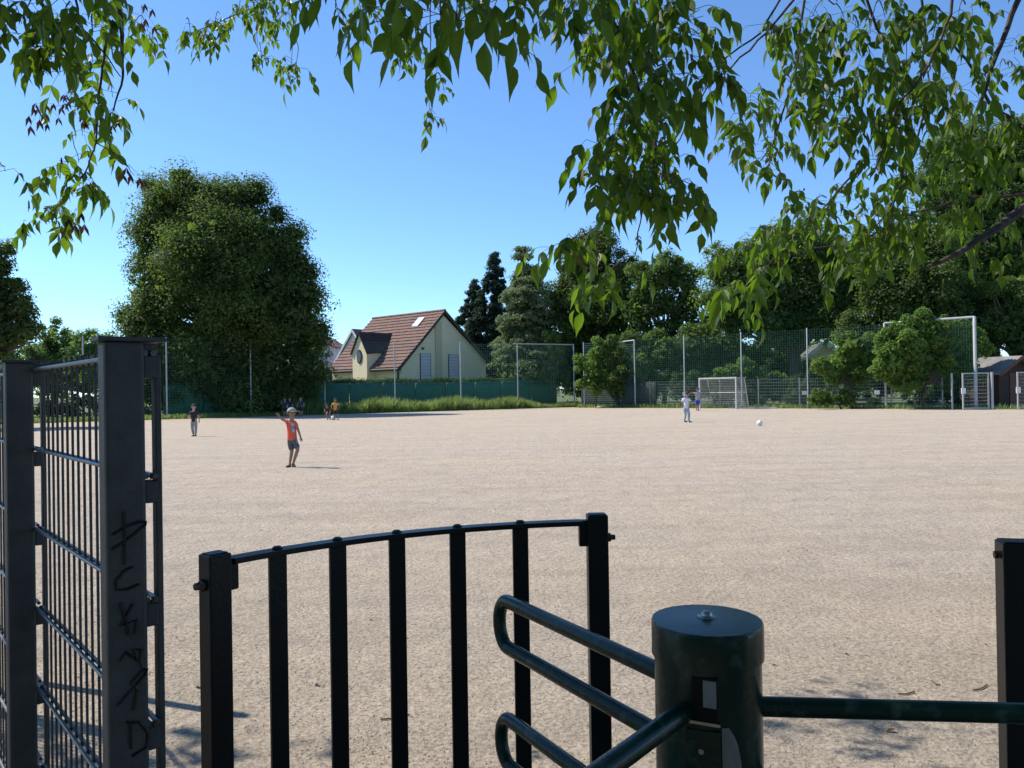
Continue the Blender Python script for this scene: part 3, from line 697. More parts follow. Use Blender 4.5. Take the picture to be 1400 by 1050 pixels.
# ================================================================ GOAL
def goal():
    A = gat(957, 52.0); B = gat(1007, 49.2)      # front posts
    d = (B - A); dn = d.normalized(); bk = Vector((-dn.y, dn.x, 0));
    if bk.y < 0: bk = -bk
    t = thing('football_goal', 'small grey steel football goal with net standing on the gravel', 'goal', A)
    h = 2.05
    for p in (Vector((0, 0, 0)), d): MB().box(p + ZUP * h / 2, (.10, .10, h), (dn, bk, ZUP)).build('goal_post', M['palepole'], t, bevel=.01)
    MB().box(d / 2 + ZUP * (h - .05), (d.length - .11, .10, .10), (dn, bk, ZUP)).build('crossbar', M['palepole'], t)
    dep = 1.1
    fr = []
    for p in (Vector((0, 0, 0)), d):
        MB().tube([p + bk * .05 + ZUP * (h - .05), p + bk * .75 + ZUP * (h - .08), p + bk * dep + ZUP * .06, p + bk * .05 + ZUP * .05], .03, 6).build('side_frame', M['palepole'], t)
        MB().tube([p + bk * .05 + ZUP * 1.05, p + bk * .92 + ZUP * 1.05], .03, 6).build('side_brace', M['palepole'], t)
    MB().tube([bk * .92 + ZUP * 1.05, d + bk * .92 + ZUP * 1.05], .035, 6).build('rear_bar', M['palepole'], t)
    MB().tube([bk * dep + ZUP * .06, d + bk * dep + ZUP * .06], .03, 6).build('ground_bar', M['palepole'], t)
    m = MB(); r = .007
    for k in range(27):
        q = d * (k / 26); m.tube([q + ZUP * (h - .05), q + bk * .75 + ZUP * (h - .08), q + bk * dep + ZUP * .06], r, 3, False)
    for k in range(17):
        z = .1 + k * .12; off = dep - (dep - .75) * z / h
        cord(m, bk * off + ZUP * z, d + bk * off + ZUP * z, r)
        for p in (Vector((0, 0, 0)), d): cord(m, p + ZUP * z, p + bk * off + ZUP * z, r)
    for k in range(1, 8):
        for p in (Vector((0, 0, 0)), d): cord(m, p + bk * (k * .1) + ZUP * .05, p + bk * (k * .1) + ZUP * (h - .08), r)
    o = m.build('goal_net', M['wire'], t); o['kind'] = 'stuff'
goal()
a = gat(1022, 49.5); b = gat(1062, 48.6)
bm_ = MB().box((0, 0, .06), ((b - a).length, .12, .10), ((b - a).normalized(), Vector((-(b - a).y, (b - a).x, 0)).normalized(), ZUP)).build('ground_beam', M['palepole'])
bm_.location = (a + b) / 2; tag(bm_, 'long pale beam lying on the gravel right of the goal', 'beam')
st = MB(); st.ell((0, 0, .07), (.28, .2, .09), 9, 6); s_ = st.build('flat_stone', M['stone'], None, True); s_.location = gat(820, 56.6); tag(s_, 'pale flat stone at the foot of the dark screen', 'stone')

def ball(loc, label, r=.115):
    t = thing('football', label, 'ball', loc)
    MB().ell((0, 0, r), (r, r, r), 20, 14).build('shell', M['ballw'], t, True)
    ph = (1 + 5 ** .5) / 2; vs = []
    for a in (-1, 1):
        for b in (-1, 1): vs += [(0, a, b * ph), (a, b * ph, 0), (b * ph, 0, a)]
    rot = Matrix.Rotation(.5, 3, 'X') @ Matrix.Rotation(.3, 3, 'Y')
    for q in vs:
        nn = (rot @ Vector(q)).normalized(); e = nn.orthogonal().normalized(); e2 = nn.cross(e)
        pts = [Vector((0, 0, r)) + (nn * 1.0 + (e * math.cos(k * 1.2566) + e2 * math.sin(k * 1.2566)) * .36).normalized() * (r * 1.012) for k in range(5)]
        MB().prism(pts, -nn * .004).build('black_panel', M['ballb'], t)
ball(gat(1038.5, 28.6, 0), 'black and white football on the open gravel right of the goal', .105)
ball(gat(455.5, 41.5, 0), 'white football at the feet of the child in the yellow shirt', .12)

# ================================================================ HOUSES
def roof_slab(poly, nrm, th, name, m, parent, smooth=False): return MB().prism(poly, nrm * -th).build(name, M[m], parent)
def house():
    k = 1.15
    O = Vector((-9.62, 65.0, 0)); uu = Vector((-.753, .658, 0)); vv = Vector((.658, .753, 0))
    t = thing('house', 'cream gabled house with red brown tiled roof, bay and oval window', 'house', O)
    P = lambda v, u, z: vv * v + uu * u + ZUP * z
    Wd, Ln = 10.9, 9.7; vr, zr = 5.45, 8.55; zf, zb = 3.45, 4.25
    # walls
    sh = [(0.5, 0), (0.5, 3.55), (vr, zr - .35), (Wd, zb), (Wd, 0)]
    MB().prism([P(a, .0, z) for a, z in sh], uu * .3).build('gable_wall', M['cream'], t)
    MB().prism([P(a, Ln - .3, z) for a, z in sh], uu * .3).build('gable_wall', M['cream'], t)
    MB().prism([P(.5, .3, 0), P(.5, Ln - .3, 0), P(.5, Ln - .3, 3.6), P(.5, .3, 3.6)], vv * .3).build('front_wall', M['apricotlit'], t)
    MB().prism([P(Wd - .3, .3, 0), P(Wd - .3, Ln - .3, 0), P(Wd - .3, Ln - .3, zb - .05), P(Wd - .3, .3, zb - .05)], vv * .3).build('rear_wall', M['cream'], t)
    # slim raised strip down the gable, a shadow band put into its colour
    MB().box(P(4.75, -.07, 4.0), (.75, .12, 7.2), (vv, uu, ZUP)).build('shadow_strip', M['creamshade'], t)
    # roof slopes made of overlapping tile courses
    def slope(v0, z0, v1, z1, nm, n=17, u0=-.25, u1=Ln + .2):
        ro = MB()
        e = Vector((v1 - v0, 0, z1 - z0)); L = e.length; sv = (v1 - v0) / L; sz = (z1 - z0) / L
        nv, nz = -sz, sv
        if nz < 0: nv, nz = -nv, -nz
        for i in range(n):
            a, b = i / n, (i + 1.12) / n if i < n - 1 else 1
            pv0, pz0 = v0 + (v1 - v0) * a + nv * .085, z0 + (z1 - z0) * a + nz * .085
            pv1, pz1 = v0 + (v1 - v0) * b + nv * .01, z0 + (z1 - z0) * b + nz * .01
            nu = 26
            for j in range(nu):
                ua, ub = u0 + (u1 - u0) * j / nu, u0 + (u1 - u0) * (j + 1) / nu; um = (ua + ub) / 2; hh = .05
                v = [P(pv0, ua, pz0), P(pv0 + nv * hh, um, pz0 + nz * hh), P(pv0, ub, pz0), P(pv1, ub, pz1), P(pv1 + nv * hh, um, pz1 + nz * hh), P(pv1, ua, pz1),
                     P(v0 + (v1 - v0) * a, ua, z0 + (z1 - z0) * a), P(v0 + (v1 - v0) * a, ub, z0 + (z1 - z0) * a)]
                ro.add(v, [(0, 1, 4, 5), (1, 2, 3, 4), (6, 0, 1, 2, 7)])
        o = ro.build(nm, M['tile'], t); o['kind'] = 'stuff'; return o
    MB().prism([P(0, -.25, zf - .25), P(0, Ln + .2, zf - .25), P(vr, Ln + .2, zr - .2), P(vr, -.25, zr - .2)], ZUP * .17).build('roof', M['trimdark'], t)
    rb = MB().prism([P(Wd + .3, -.25, zb - .3), P(Wd + .3, Ln + .2, zb - .3), P(vr + .01, Ln + .2, zr - .2), P(vr + .01, -.25, zr - .2)], ZUP * .17).build('roof', M['trimdark'], t)
    slope(0, zf, vr, zr, 'roof_tiles'); slope(Wd + .3, zb - .1, vr, zr, 'roof_tiles')
    MB().tube([P(vr, -.25, zr + .06), P(vr, Ln + .2, zr + .06)], .13, 8).build('ridge', M['tile'], t)
    MB().tube([P(-.12, -.3, zf - .12), P(-.12, 3.3, zf - .12)], .11, 8).build('gutter', M['trimdark'], t)
    MB().tube([P(-.12, 5.8, zf - .12), P(-.12, Ln + .3, zf - .12)], .11, 8).build('gutter', M['trimdark'], t)
    for u in (.05, Ln - .2): MB().box(P(.15, u, 1.65), (.14, .14, 3.3), (vv, uu, ZUP)).build('corner_post', M['trimdark'], t)
    # verge boards
    for a, b in (((-.1, zf - .2), (vr, zr)), ((vr, zr), (Wd + .35, zb - .25))):
        MB().prism([P(a[0], -.27, a[1] - .2), P(b[0], -.27, b[1] - .2), P(b[0], -.27, b[1] + .12), P(a[0], -.27, a[1] + .12)], uu * .05).build('verge_board', M['trimdark'], t)
    # skylight
    e = Vector((vr, 0, zr - zf)).normalized()
    def on(v, u, h): n = Vector((-(zr - zf), 0, vr)).normalized(); zz = zf + (zr - zf) * v / vr; return P(v + n.x * h, u, zz + n.z * h)
    MB().prism([on(3.9, 1.6, .12), on(3.9, 2.4, .12), on(4.75, 2.4, .12), on(4.75, 1.6, .12)], Vector((0, 0, .12))).build('skylight', M['shutter'], t)
    # gable windows with closed shutters
    for v in (3.2, 6.6):
        w = MB().box(P(v, -.012, 3.35), (1.28, .05, 2.75), (vv, uu, ZUP)).build('window', M['trimdark'], t)
        for q in range(10): MB().box(P(v, -.05, 2.10 + q * .275), (1.12, .03, .255), (vv, uu, ZUP)).build('shutter_slat', M['shutter'], w)
    MB().box(P(2.9, -.06, 5.15), (.25, .1, .18), (vv, uu, ZUP)).build('wall_lamp', M['trimdark'], t)
    # bay with its own roof, projecting from the front
    b0, b1 = 3.55, 5.55; bm = (b0 + b1) / 2
    prof = [(b0 + .3, 0), (b0 + .3, 1.6), (b0, 2.9), (b0, 4.9), (bm, 6.5), (b1, 4.9), (b1, 2.9), (b1 - .3, 1.6), (b1 - .3, 0)]
    bay = MB().prism([P(-.35, u, z) for u, z in prof], vv * 3.3).build('bay', M['apricotlit'], t)
    ring = []; n = 18
    MB().prism([P(-.36, bm + .36 * math.cos(2 * math.pi * i / n), 4.55 + .62 * math.sin(2 * math.pi * i / n)) for i in range(n)], vv * -.05).build('oval_window', M['trimdark'], bay)
    MB().prism([P(-.415, bm + .27 * math.cos(2 * math.pi * i / n), 4.55 + .50 * math.sin(2 * math.pi * i / n)) for i in range(n)], vv * -.02).build('pane', M['glass'], bay)
    for s, uo in ((-1, b0 - .15), (1, b1 + .15)):
        vt = 3.4
        sl_ = MB().prism([P(-.5, uo, 4.72), P(-.5, bm, 6.62), P(vt, bm, 6.62), P(2.0, uo, 4.95)], ZUP * .12).build('bay_roof', M['darktile'], bay)
        for i in range(8):
            a = i / 8; u_ = uo + (bm - uo) * a; z_ = 4.86 + 1.9 * a
            MB().box(P(.75 + .6 * a, u_, z_), (2.3 + 1.2 * a, .10, .06), (vv, uu, ZUP)).build('tile_course', M['darktile'], bay)
    return t
house()
def gable_house(name, label, O, uu, Wd, Ln, ze, zr, wall, roof, windows=(), verge='white', cat='house'):
    uu = Vector(uu).normalized(); vv = Vector((uu.y, -uu.x, 0)); 
    t = thing(name, label, cat, O)
    P = lambda v, u, z: vv * v + uu * u + ZUP * z
    MB().prism([P(0, 0, 0), P(0, 0, ze), P(Wd / 2, 0, zr), P(Wd, 0, ze), P(Wd, 0, 0)], uu * Ln).build('wall', M[wall], t)
    for s in (0, 1):
        a = -.3 if s == 0 else Wd + .3; zz = ze - .3 * (zr - ze) / (Wd / 2)
        MB().prism([P(a, -.3, zz + .03), P(a, Ln + .3, zz + .03), P(Wd / 2, Ln + .3, zr + .03), P(Wd / 2, -.3, zr + .03)], ZUP * .15).build('roof', M[roof], t)
        for i in range(12):
            f_ = i / 12; MB().box(P(a + (Wd / 2 - a) * f_, Ln / 2, zz + .2 + (zr - zz) * f_), (.1, Ln + .58, .07), (vv, uu, ZUP)).build('tile_course', M[roof], t)
        MB().prism([P(a, -.33, zz - .2), P(Wd / 2, -.33, zr - .2), P(Wd / 2, -.33, zr + .2), P(a, -.33, zz + .2)], uu * -.04).build('verge_board', M[verge], t)
    for (v, z, w, h) in windows:
        o = MB().box(P(v, -.03, z), (w, .08, h), (vv, uu, ZUP)).build('window', M['white'], t)
        MB().box(P(v, -.08, z), (w * .8, .04, h * .84), (vv, uu, ZUP)).build('pane', M['glass'], o)
    return t
p = gat(452, 92); gable_house('house', 'white gabled house with red roof behind the left end of the cream house', p, (.55, .84, 0), 8, 11, 3.6, 8.6, 'white', 'tile', [(2.5, 2.2, 1.2, 1.4), (5.5, 2.2, 1.2, 1.4), (4, 5.3, 1.1, 1.3)])
p = gat(405, 95)
t = thing('apartment_building', 'white apartment block with balconies half hidden behind the huge tree', 'building', p)
MB().box((2, 6, 3.6), (4, 12, 7.2)).build('wall', M['white'], t)
MB().prism([(-.3, -.5, 7.2), (4.4, -.5, 7.2), (2, -.5, 8.8)], (0, 13, 0)).build('roof', M['tile'], t)
for z in (2.4, 5.0):
    b = MB().box((2.2, -.7, z), (3.8, 1.3, .16)).build('balcony', M['white'], t); MB().box((2.2, -1.3, z + .55), (3.8, .06, .9)).build('balustrade', M['shutter'], b)
    for x in (.8, 2.9):
        w = MB().box((x, -.03, z + 1.15), (1.1, .08, 1.9)).build('window', M['white'], t); MB().box((x, -.08, z + 1.15), (.9, .04, 1.7)).build('pane', M['glass'], w)
p = gat(1142, 68); gable_house('house', 'pale gabled house glimpsed between tree trunks behind the pole', p + Vector((-3.2, 0, 0)), (.25, .97, 0), 4.4, 8, 3.3, 5.1, 'cream', 'greyroof', [(2.2, 2.2, 1.0, 1.1)])
p = gat(893, 110); gable_house('house', 'distant house with orange red roof seen through the loose maple', p, (.3, .95, 0), 5, 8, 6.3, 8.6, 'white', 'tile', [(2.5, 5.2, 1.2, 1.2)])
p = gat(-105, 52); gable_house('house', 'grey brown tiled house roof behind the tree at the left frame edge', p, (1, .25, 0), 7, 6, 2.6, 4.7, 'cream', 'greyroof', [(3, 1.6, 1, 1.1)], verge='trimdark')
# shed
def shed():
    ap = gat(1391, 43.5)
    uu = Vector((-.31, .95, 0)); vv = Vector((.95, .31, 0)); O = ap - vv * 1.35
    t = thing('wooden_shed', 'brown wooden shed with pale weathered roof right of the mesh gate', 'shed', O)
    P = lambda v, u, z: vv * v + uu * u + ZUP * z
    MB().prism([P(0, .0, 0), P(0, 0, 2.0), P(1.35, 0, 2.78), P(2.7, 0, 2.0), P(2.7, 0, 0)], uu * 3.2).build('wall', M['darkwood'], t)
    for i in range(15):
        v = .09 + i * .18; z = 2.0 + .78 * (1 - abs(v - 1.35) / 1.35)
        if .75 < v < 1.95: MB().box(P(v, -.012, (2.0 + z) / 2), (.165, .02, z - 2.02), (vv, uu, ZUP)).build('plank', M['darkwood'], t)
        else: MB().box(P(v, -.012, z / 2), (.165, .02, z - .02), (vv, uu, ZUP)).build('plank', M['darkwood'], t)
    d = MB().box(P(1.35, -.03, 1.0), (1.14, .04, 1.9), (vv, uu, ZUP)).build('door', M['wood'], t); MB().box(P(1.8, -.07, 1.0), (.04, .04, .16), (vv, uu, ZUP)).build('handle', M['steel'], d)
    for s, a in ((0, -.35), (1, 3.05)):
        MB().prism([P(a, -.35, 1.86), P(a, 3.5, 1.86), P(1.35, 3.5, 2.84), P(1.35, -.35, 2.84)], ZUP * .08).build('roof', M['greyroof'], t)
        MB().prism([P(a, -.37, 1.74), P(1.35, -.37, 2.72), P(1.35, -.37, 2.92), P(a, -.37, 1.94)], uu * -.03).build('verge_board', M['wood'], t)
shed()

# ================================================================ PEOPLE
def skinmesh(name, verts, edges, rads, m, sub=2, root=0):
    me = bpy.data.meshes.new(name); me.from_pydata([tuple(v) for v in verts], edges, []); o = bpy.data.objects.new(name, me); COL.objects.link(o)
    o.modifiers.new('s', 'SKIN'); s = me.skin_vertices[0].data if me.skin_vertices else None
    if s is None:
        bpy.context.view_layer.objects.active = o; bpy.ops.mesh.customdata_skin_add(); s = me.skin_vertices[0].data
    for i, r in enumerate(rads):
        s[i].radius = r if isinstance(r, tuple) else (r, r); s[i].use_root = (i == root)
    sb = o.modifiers.new('d', 'SUBSURF'); sb.levels = sub; sb.render_levels = sub
    bpy.context.view_layer.update()
    dg = bpy.context.evaluated_depsgraph_get(); nm = bpy.data.meshes.new_from_object(o.evaluated_get(dg))
    bpy.data.objects.remove(o); nm.name = name; nm.materials.clear(); nm.materials.append(m)
    nm.polygons.foreach_set('use_smooth', [True] * len(nm.polygons)); return nm
skinm = mat('skin', (.46, .26, .18), (.42, .24, .16), 6, .55); tanm = mat('tan_skin', (.30, .16, .10), (.27, .15, .1), 6, .55)
def cloth(name, c): return mat(name, c, tuple(x * .8 for x in c), 9, .85, 0, .3, 30)
def person(label, loc, J, k, shirt, legs, skin, hair, shoes, long_legs=False, long_sleeve=False, cap=None, group=None, face=(0, -1), printm=False):
    """J: joints in metres for a 1.2 m child; k scales"""
    J = {a: Vector(b) * k for a, b in J.items()}
    t = thing('person', label, 'child', loc, 0, group)
    V = []; E = []; Rd = []
    def v(p, r, par=None):
        V.append(Vector(p)); Rd.append(r * k if not isinstance(r, tuple) else (r[0] * k, r[1] * k)); i = len(V) - 1
        if par is not None: E.append((par, i))
        return i
    pel = v(J['pelvis'], .085); sp = v(J['pelvis'].lerp(J['neck'], .45), .078, pel); ch = v(J['pelvis'].lerp(J['neck'], .78), .088, sp)
    nk = v(J['neck'], .04, ch); nk2 = v(J['neck'].lerp(J['head'], .42), .036, nk)
    fd = Vector((face[0], face[1], 0)).normalized()
    h1 = v(J['head'] - ZUP * .045 * k + fd * .012 * k, .058, nk2); h2 = v(J['head'] + ZUP * .015 * k, .080, h1); v(J['head'] + ZUP * .065 * k, .058, h2)
    for s in 'LR':
        sh = v(J['sh' + s], .038, ch); el = v(J['el' + s], .026, sh); wr = v(J['el' + s].lerp(J['ha' + s], .86), .017, el)
        d = (J['ha' + s] - J['el' + s]).normalized(); pm = v(J['ha' + s], (.020, .014), wr)
        sd = d.cross(Vector((0, 1, 0)));
        sd = sd.normalized() if sd.length > .1 else Vector((1, 0, 0)); ot = d.cross(sd)
        for q, (o_, l) in enumerate(((-.017, .036), (-.006, .042), (.006, .040), (.016, .032))):
            b = v(J['ha' + s] + (d * .026 + sd * o_) * k, .0062, pm); m_ = v(J['ha' + s] + (d * (.026 + l * .55) + sd * o_ * 1.15 + ot * .004) * k, .0055, b); v(J['ha' + s] + (d * (.026 + l) + sd * o_ * 1.15 + ot * .014) * k, .0045, m_)
        th = v(J['ha' + s] + (d * .004 - sd * .026) * k, .0068, pm); v(J['ha' + s] + (d * .026 - sd * .036) * k, .0052, th)
        hp_ = v(J['hip' + s], .062, pel); kn = v(J['kn' + s], .040, hp_); cf = v(J['kn' + s].lerp(J['an' + s], .35), .037, kn); an = v(J['an' + s], .024, cf)
        v(J['an' + s].lerp(J['to' + s], .5) - ZUP * .012 * k, .022, an)
    obj('body', skinmesh('body', V, E, Rd, skin), t)
    # shirt
    V, E, Rd = [], [], []
    a0 = v(J['pelvis'] - ZUP * .075 * k, .094); a = v(J['pelvis'] + ZUP * .0, .100, a0); b = v(J['pelvis'].lerp(J['neck'], .4), .096, a); c_ = v(J['pelvis'].lerp(J['neck'], .76), .105, b); v(J['neck'] - (J['neck'] - J['pelvis']).normalized() * .012 * k, .052, c_)
    for s in 'LR':
        e = v(J['sh' + s], .052, c_); f1 = J['sh' + s].lerp(J['el' + s], .62 if not long_sleeve else 1); q = v(f1, .044 if not long_sleeve else .036, e)
        if long_sleeve: v(J['el' + s].lerp(J['ha' + s], .8), .028, q)
    so_ = obj('shirt', skinmesh('shirt', V, E, Rd, shirt), t)
    V, E, Rd = [], [], []
    a0 = v(J['pelvis'] + ZUP * .07 * k, .078); a = v(J['pelvis'] - ZUP * .005 * k, .088, a0)
    for s in 'LR':
        h_ = v(J['hip' + s] - ZUP * .05 * k, .070, a)
        if long_legs: kn = v(J['kn' + s], .052, h_); v(J['an' + s], .040, kn)
        else: v(J['hip' + s].lerp(J['kn' + s], 1.02), .058, h_)
    obj('trousers' if long_legs else 'shorts', skinmesh('trousers', V, E, Rd, legs), t)
    for s in 'LR':
        V, E, Rd = [], [], []
        d = (J['to' + s] - J['an' + s]); d.z = 0; d = d.normalized(); an = J['an' + s]; g_ = J['to' + s].z
        a = v(Vector((an.x, an.y, g_)) - d * .03 * k + ZUP * .028 * k, .034); b = v(Vector((an.x, an.y, g_)) + d * .05 * k + ZUP * .022 * k, .034, a); v(Vector((an.x, an.y, g_)) + d * .12 * k + ZUP * .014 * k, .024, b); v(an - ZUP * .005, .032, a)
        obj('shoe', skinmesh('shoe', V, E, Rd, shoes), t)
    hc = J['head']; sx = Vector((-fd.y, fd.x, 0))
    hm = MB(); r = .092 * k; vs = []; fs = []; n = 16; m = 7
    for i in range(m + 1):
        ph = math.pi / 2 - (math.pi * .60) * i / m
        for j in range(n):
            w = 2 * math.pi * j / n; dd = (fd * math.cos(w) + sx * math.sin(w)); front = max(0, math.cos(w))
            pz = math.sin(ph) if not (i > m * .55 and front > .3) else max(math.sin(ph), .22)
            vs.append(hc + ZUP * (.015 * k + r * 1.06 * pz) + dd * r * math.cos(ph if not (i > m * .55 and front > .3) else max(ph, .25)) - fd * .004 * k)
    for i in range(m):
        for j in range(n): fs.append((i * n + j, i * n + (j + 1) % n, (i + 1) * n + (j + 1) % n, (i + 1) * n + j))
    hm.add(vs, fs).build('hair', hair, t, True)
    for s in (-1, 1):
        MB().ell(tuple(hc + fd * .074 * k + sx * s * .028 * k), (.011 * k, .011 * k, .007 * k), 8, 6).build('eye', M['ballb'], t, True)
        MB().ell(tuple(hc + sx * s * .080 * k - ZUP * .008 * k), (.012 * k, .016 * k, .024 * k), 8, 6).build('ear', skin, t, True)
    MB().ell(tuple(hc + fd * .086 * k - ZUP * .022 * k), (.012 * k, .012 * k, .016 * k), 8, 6).build('nose', skin, t, True)
    MB().ell(tuple(hc + fd * .070 * k - ZUP * .052 * k), (.018 * k, .012 * k, .005 * k), 8, 6).build('mouth', tanm, t, True)
    if cap:
        c_ = MB(); vs = []; fs = []
        for i in range(6):
            ph = math.pi / 2 * (1 - i / 5.)
            for j in range(n): w = 2 * math.pi * j / n; vs.append(hc + ZUP * (.035 * k + .082 * k * math.sin(ph)) + (fd * math.cos(w) + sx * math.sin(w)) * (.093 * k * math.cos(ph)))
        for i in range(5):
            for j in range(n): fs.append((i * n + j, i * n + (j + 1) % n, (i + 1) * n + (j + 1) % n, (i + 1) * n + j))
        c_.add(vs, fs); c_.box(hc + fd * .125 * k + ZUP * .036 * k, (.09 * k, .13 * k, .010 * k), (fd, sx, ZUP)); c_.build('cap', cap, t, True)
    return t
def zp(pts, ox, oz, s):  # picture-plane pose points -> metres; third value is depth offset
    return {k: ((p[0] - ox) * s, p[2] if len(p) > 2 else 0, (oz - p[1]) * s) for k, p in pts.items()}
orange = mat('orange_shirt', (.82, .12, .05), (.72, .10, .045), 9, .8, 0, .3, 30)
# flat print on the chest
def print_patch(m, x0, x1, z0, z1, ca, cb):
    t = m.node_tree; L = t.links.new; b = t.nodes['Principled BSDF']; src = b.inputs['Base Color'].links[0].from_socket
    tc = node(t, 'ShaderNodeTexCoord'); sp = node(t, 'ShaderNodeSeparateXYZ'); L(tc.outputs['Object'], sp.inputs[0])
    def cmpn(sock, lo, hi):
        a = node(t, 'ShaderNodeMath', operation='GREATER_THAN'); a.inputs[1].default_value = lo; L(sock, a.inputs[0])
        c = node(t, 'ShaderNodeMath', operation='LESS_THAN'); c.inputs[1].default_value = hi; L(sock, c.inputs[0])
        q = node(t, 'ShaderNodeMath', operation='MULTIPLY'); L(a.outputs[0], q.inputs[0]); L(c.outputs[0], q.inputs[1]); return q.outputs[0]
    q = node(t, 'ShaderNodeMath', operation='MULTIPLY'); L(cmpn(sp.outputs[0], x0, x1), q.inputs[0]); L(cmpn(sp.outputs[2], z0, z1), q.inputs[1])
    n = node(t, 'ShaderNodeTexNoise'); n.inputs['Scale'].default_value = 22; L(tc.outputs['Object'], n.inputs['Vector'])
    r = node(t, 'ShaderNodeValToRGB'); r.color_ramp.elements[0].position = .42; r.color_ramp.elements[1].position = .58
    r.color_ramp.elements[0].color = (*ca, 1); r.color_ramp.elements[1].color = (*cb, 1); L(n.outputs['Fac'], r.inputs[0])
    mx = node(t, 'ShaderNodeMixRGB'); L(q.outputs[0], mx.inputs[0]); L(src, mx.inputs[1]); L(r.outputs[0], mx.inputs[2]); L(mx.outputs[0], b.inputs['Base Color'])
print_patch(orange, .012, .075, .71, .90, (.20, .22, .34), (.55, .50, .34))
brownh = cloth('dark_hair', (.035, .022, .016)); blackc = cloth('black_cloth', (.02, .02, .022)); greyt = cloth('grey_trousers', (.26, .28, .27)); whitec = cloth('white_shirt', (.72, .72, .78)); jeans = cloth('pale_jeans', (.32, .42, .50))
greysh = cloth('grey_shorts', (.10, .11, .12)); bluesh = cloth('blue_shorts', (.03, .06, .42)); shoeb = cloth('brown_shoes', (.10, .08, .06)); capg = cloth('grey_green_cap', (.30, .34, .28)); yell = cloth('yellow_shirt', (.62, .32, .05)); navy = cloth('navy_shirt', (.015, .02, .08)); lilac = cloth('grey_shirt', (.35, .35, .38))
J1 = zp({'pelvis': (352, 545), 'neck': (352, 338), 'head': (352, 255), 'shL': (392, 362, -.01), 'elL': (430, 455, -.02), 'haL': (464, 550, -.04), 'shR': (308, 352, .0), 'elR': (244, 328, -.02), 'haR': (206, 282, -.03),
         'hipL': (380, 565), 'knL': (428, 672, -.05), 'anL': (360, 845, .02), 'toL': (395, 886, -.08), 'hipR': (333, 565), 'knR': (350, 695, -.01), 'anR': (322, 848, 0), 'toR': (305, 886, -.09)}, 350, 888, .00172)
person('child in orange shirt, grey shorts and cap with one hand raised on the gravel', gat(399.5, 15.6), J1, 1.0, orange, greysh, tanm, brownh, shoeb, cap=capg, face=(.75, -.65))
ST = {'pelvis': (0, 0, .58), 'neck': (0, .0, .92), 'head': (0, -.01, 1.07), 'shL': (.12, 0, .885), 'elL': (.17, .02, .70), 'haL': (.17, -.03, .55), 'shR': (-.12, 0, .885), 'elR': (-.17, .02, .70), 'haR': (-.165, -.03, .55),
      'hipL': (.06, 0, .54), 'knL': (.07, -.01, .31), 'anL': (.075, .01, .07), 'toL': (.10, -.10, .0), 'hipR': (-.06, 0, .54), 'knR': (-.065, -.01, .31), 'anR': (-.06, .01, .07), 'toR': (-.07, -.10, .0)}
def pose(**k): d = dict(ST); d.update(k); return d
person('child in black shirt and pale grey trousers standing on the far left gravel', gat(265.5, 27.6), pose(elL=(.18, .02, .70), haL=(.20, -.02, .55), elR=(-.14, -.06, .70), haR=(-.05, -.13, .62), anL=(.05, .01, .07), anR=(-.03, .01, .07), toL=(.07, -.1, 0), toR=(-.04, -.1, 0)), .98, blackc, greyt, skinm, brownh, shoeb, long_legs=True)
p = person('child in white shirt and pale jeans walking towards the goal', gat(938.5, 32.2), pose(neck=(.03, 0, .92), head=(.06, 0, 1.07), elL=(.14, -.1, .72), haL=(.22, -.14, .63), elR=(-.12, .1, .70), haR=(-.02, .02, .58), knL=(.10, -.03, .31), anL=(.10, .02, .07), toL=(.22, -.03, .0), knR=(-.02, .03, .30), anR=(-.07, .03, .08), toR=(.02, .02, .02)), 1.10, whitec, jeans, tanm, brownh, shoeb, long_legs=True, face=(.9, -.1))
person('child in blue shorts with one arm stretched out at the left goal post', gat(954, 47.5), pose(shR=(-.12, 0, .9), elR=(-.28, -.02, .90), haR=(-.42, -.04, .88), elL=(.14, -.05, .72), haL=(.1, -.12, .62), anL=(.03, .01, .07), toL=(.08, -.1, 0), knL=(.05, -.01, .31)), 1.20, lilac, bluesh, tanm, brownh, shoeb, face=(-.8, -.5))
person('child in yellow shirt and dark shorts at the shaded end of the pitch', gat(458.8, 41.2), pose(elR=(-.22, -.02, .76), haR=(-.17, -.1, .66), elL=(.22, -.02, .74), haL=(.2, -.08, .62), knL=(.12, -.04, .31), anL=(.13, .0, .07), toL=(.17, -.1, 0)), 1.0, yell, blackc, tanm, brownh, shoeb)
person('child in dark clothes bending beside the yellow shirted child', gat(449.5, 41.8), pose(pelvis=(0, .08, .46), neck=(-.02, -.16, .66), head=(-.03, -.26, .76), shL=(.1, -.14, .63), shR=(-.13, -.14, .63), elL=(.14, -.25, .48), haL=(.1, -.28, .34), elR=(-.16, -.25, .48), haR=(-.1, -.28, .34), hipL=(.06, .06, .42), hipR=(-.06, .06, .42), knL=(.09, -.08, .26), knR=(-.09, -.08, .26)), 1.0, blackc, blackc, tanm, brownh, shoeb)
person('leftmost of two dark blue shirted children side by side in the tree shade', gat(390, 49.2), pose(elR=(-.22, 0, .80), haR=(-.20, -.04, .95)), 1.0, navy, blackc, skinm, brownh, shoeb)
person('second dark blue shirted child close to its neighbour in the tree shade', gat(396.5, 49.6), pose(), 1.02, navy, blackc, skinm, brownh, shoeb)
person('child in dark shirt with grey front standing alone in the tree shade', gat(411.5, 48.9), pose(elL=(.2, 0, .72), haL=(.2, -.05, .6), elR=(-.2, 0, .72), haR=(-.2, -.05, .6)), 1.05, cloth('dark_blue_shirt', (.04, .045, .07)), blackc, skinm, brownh, shoeb)

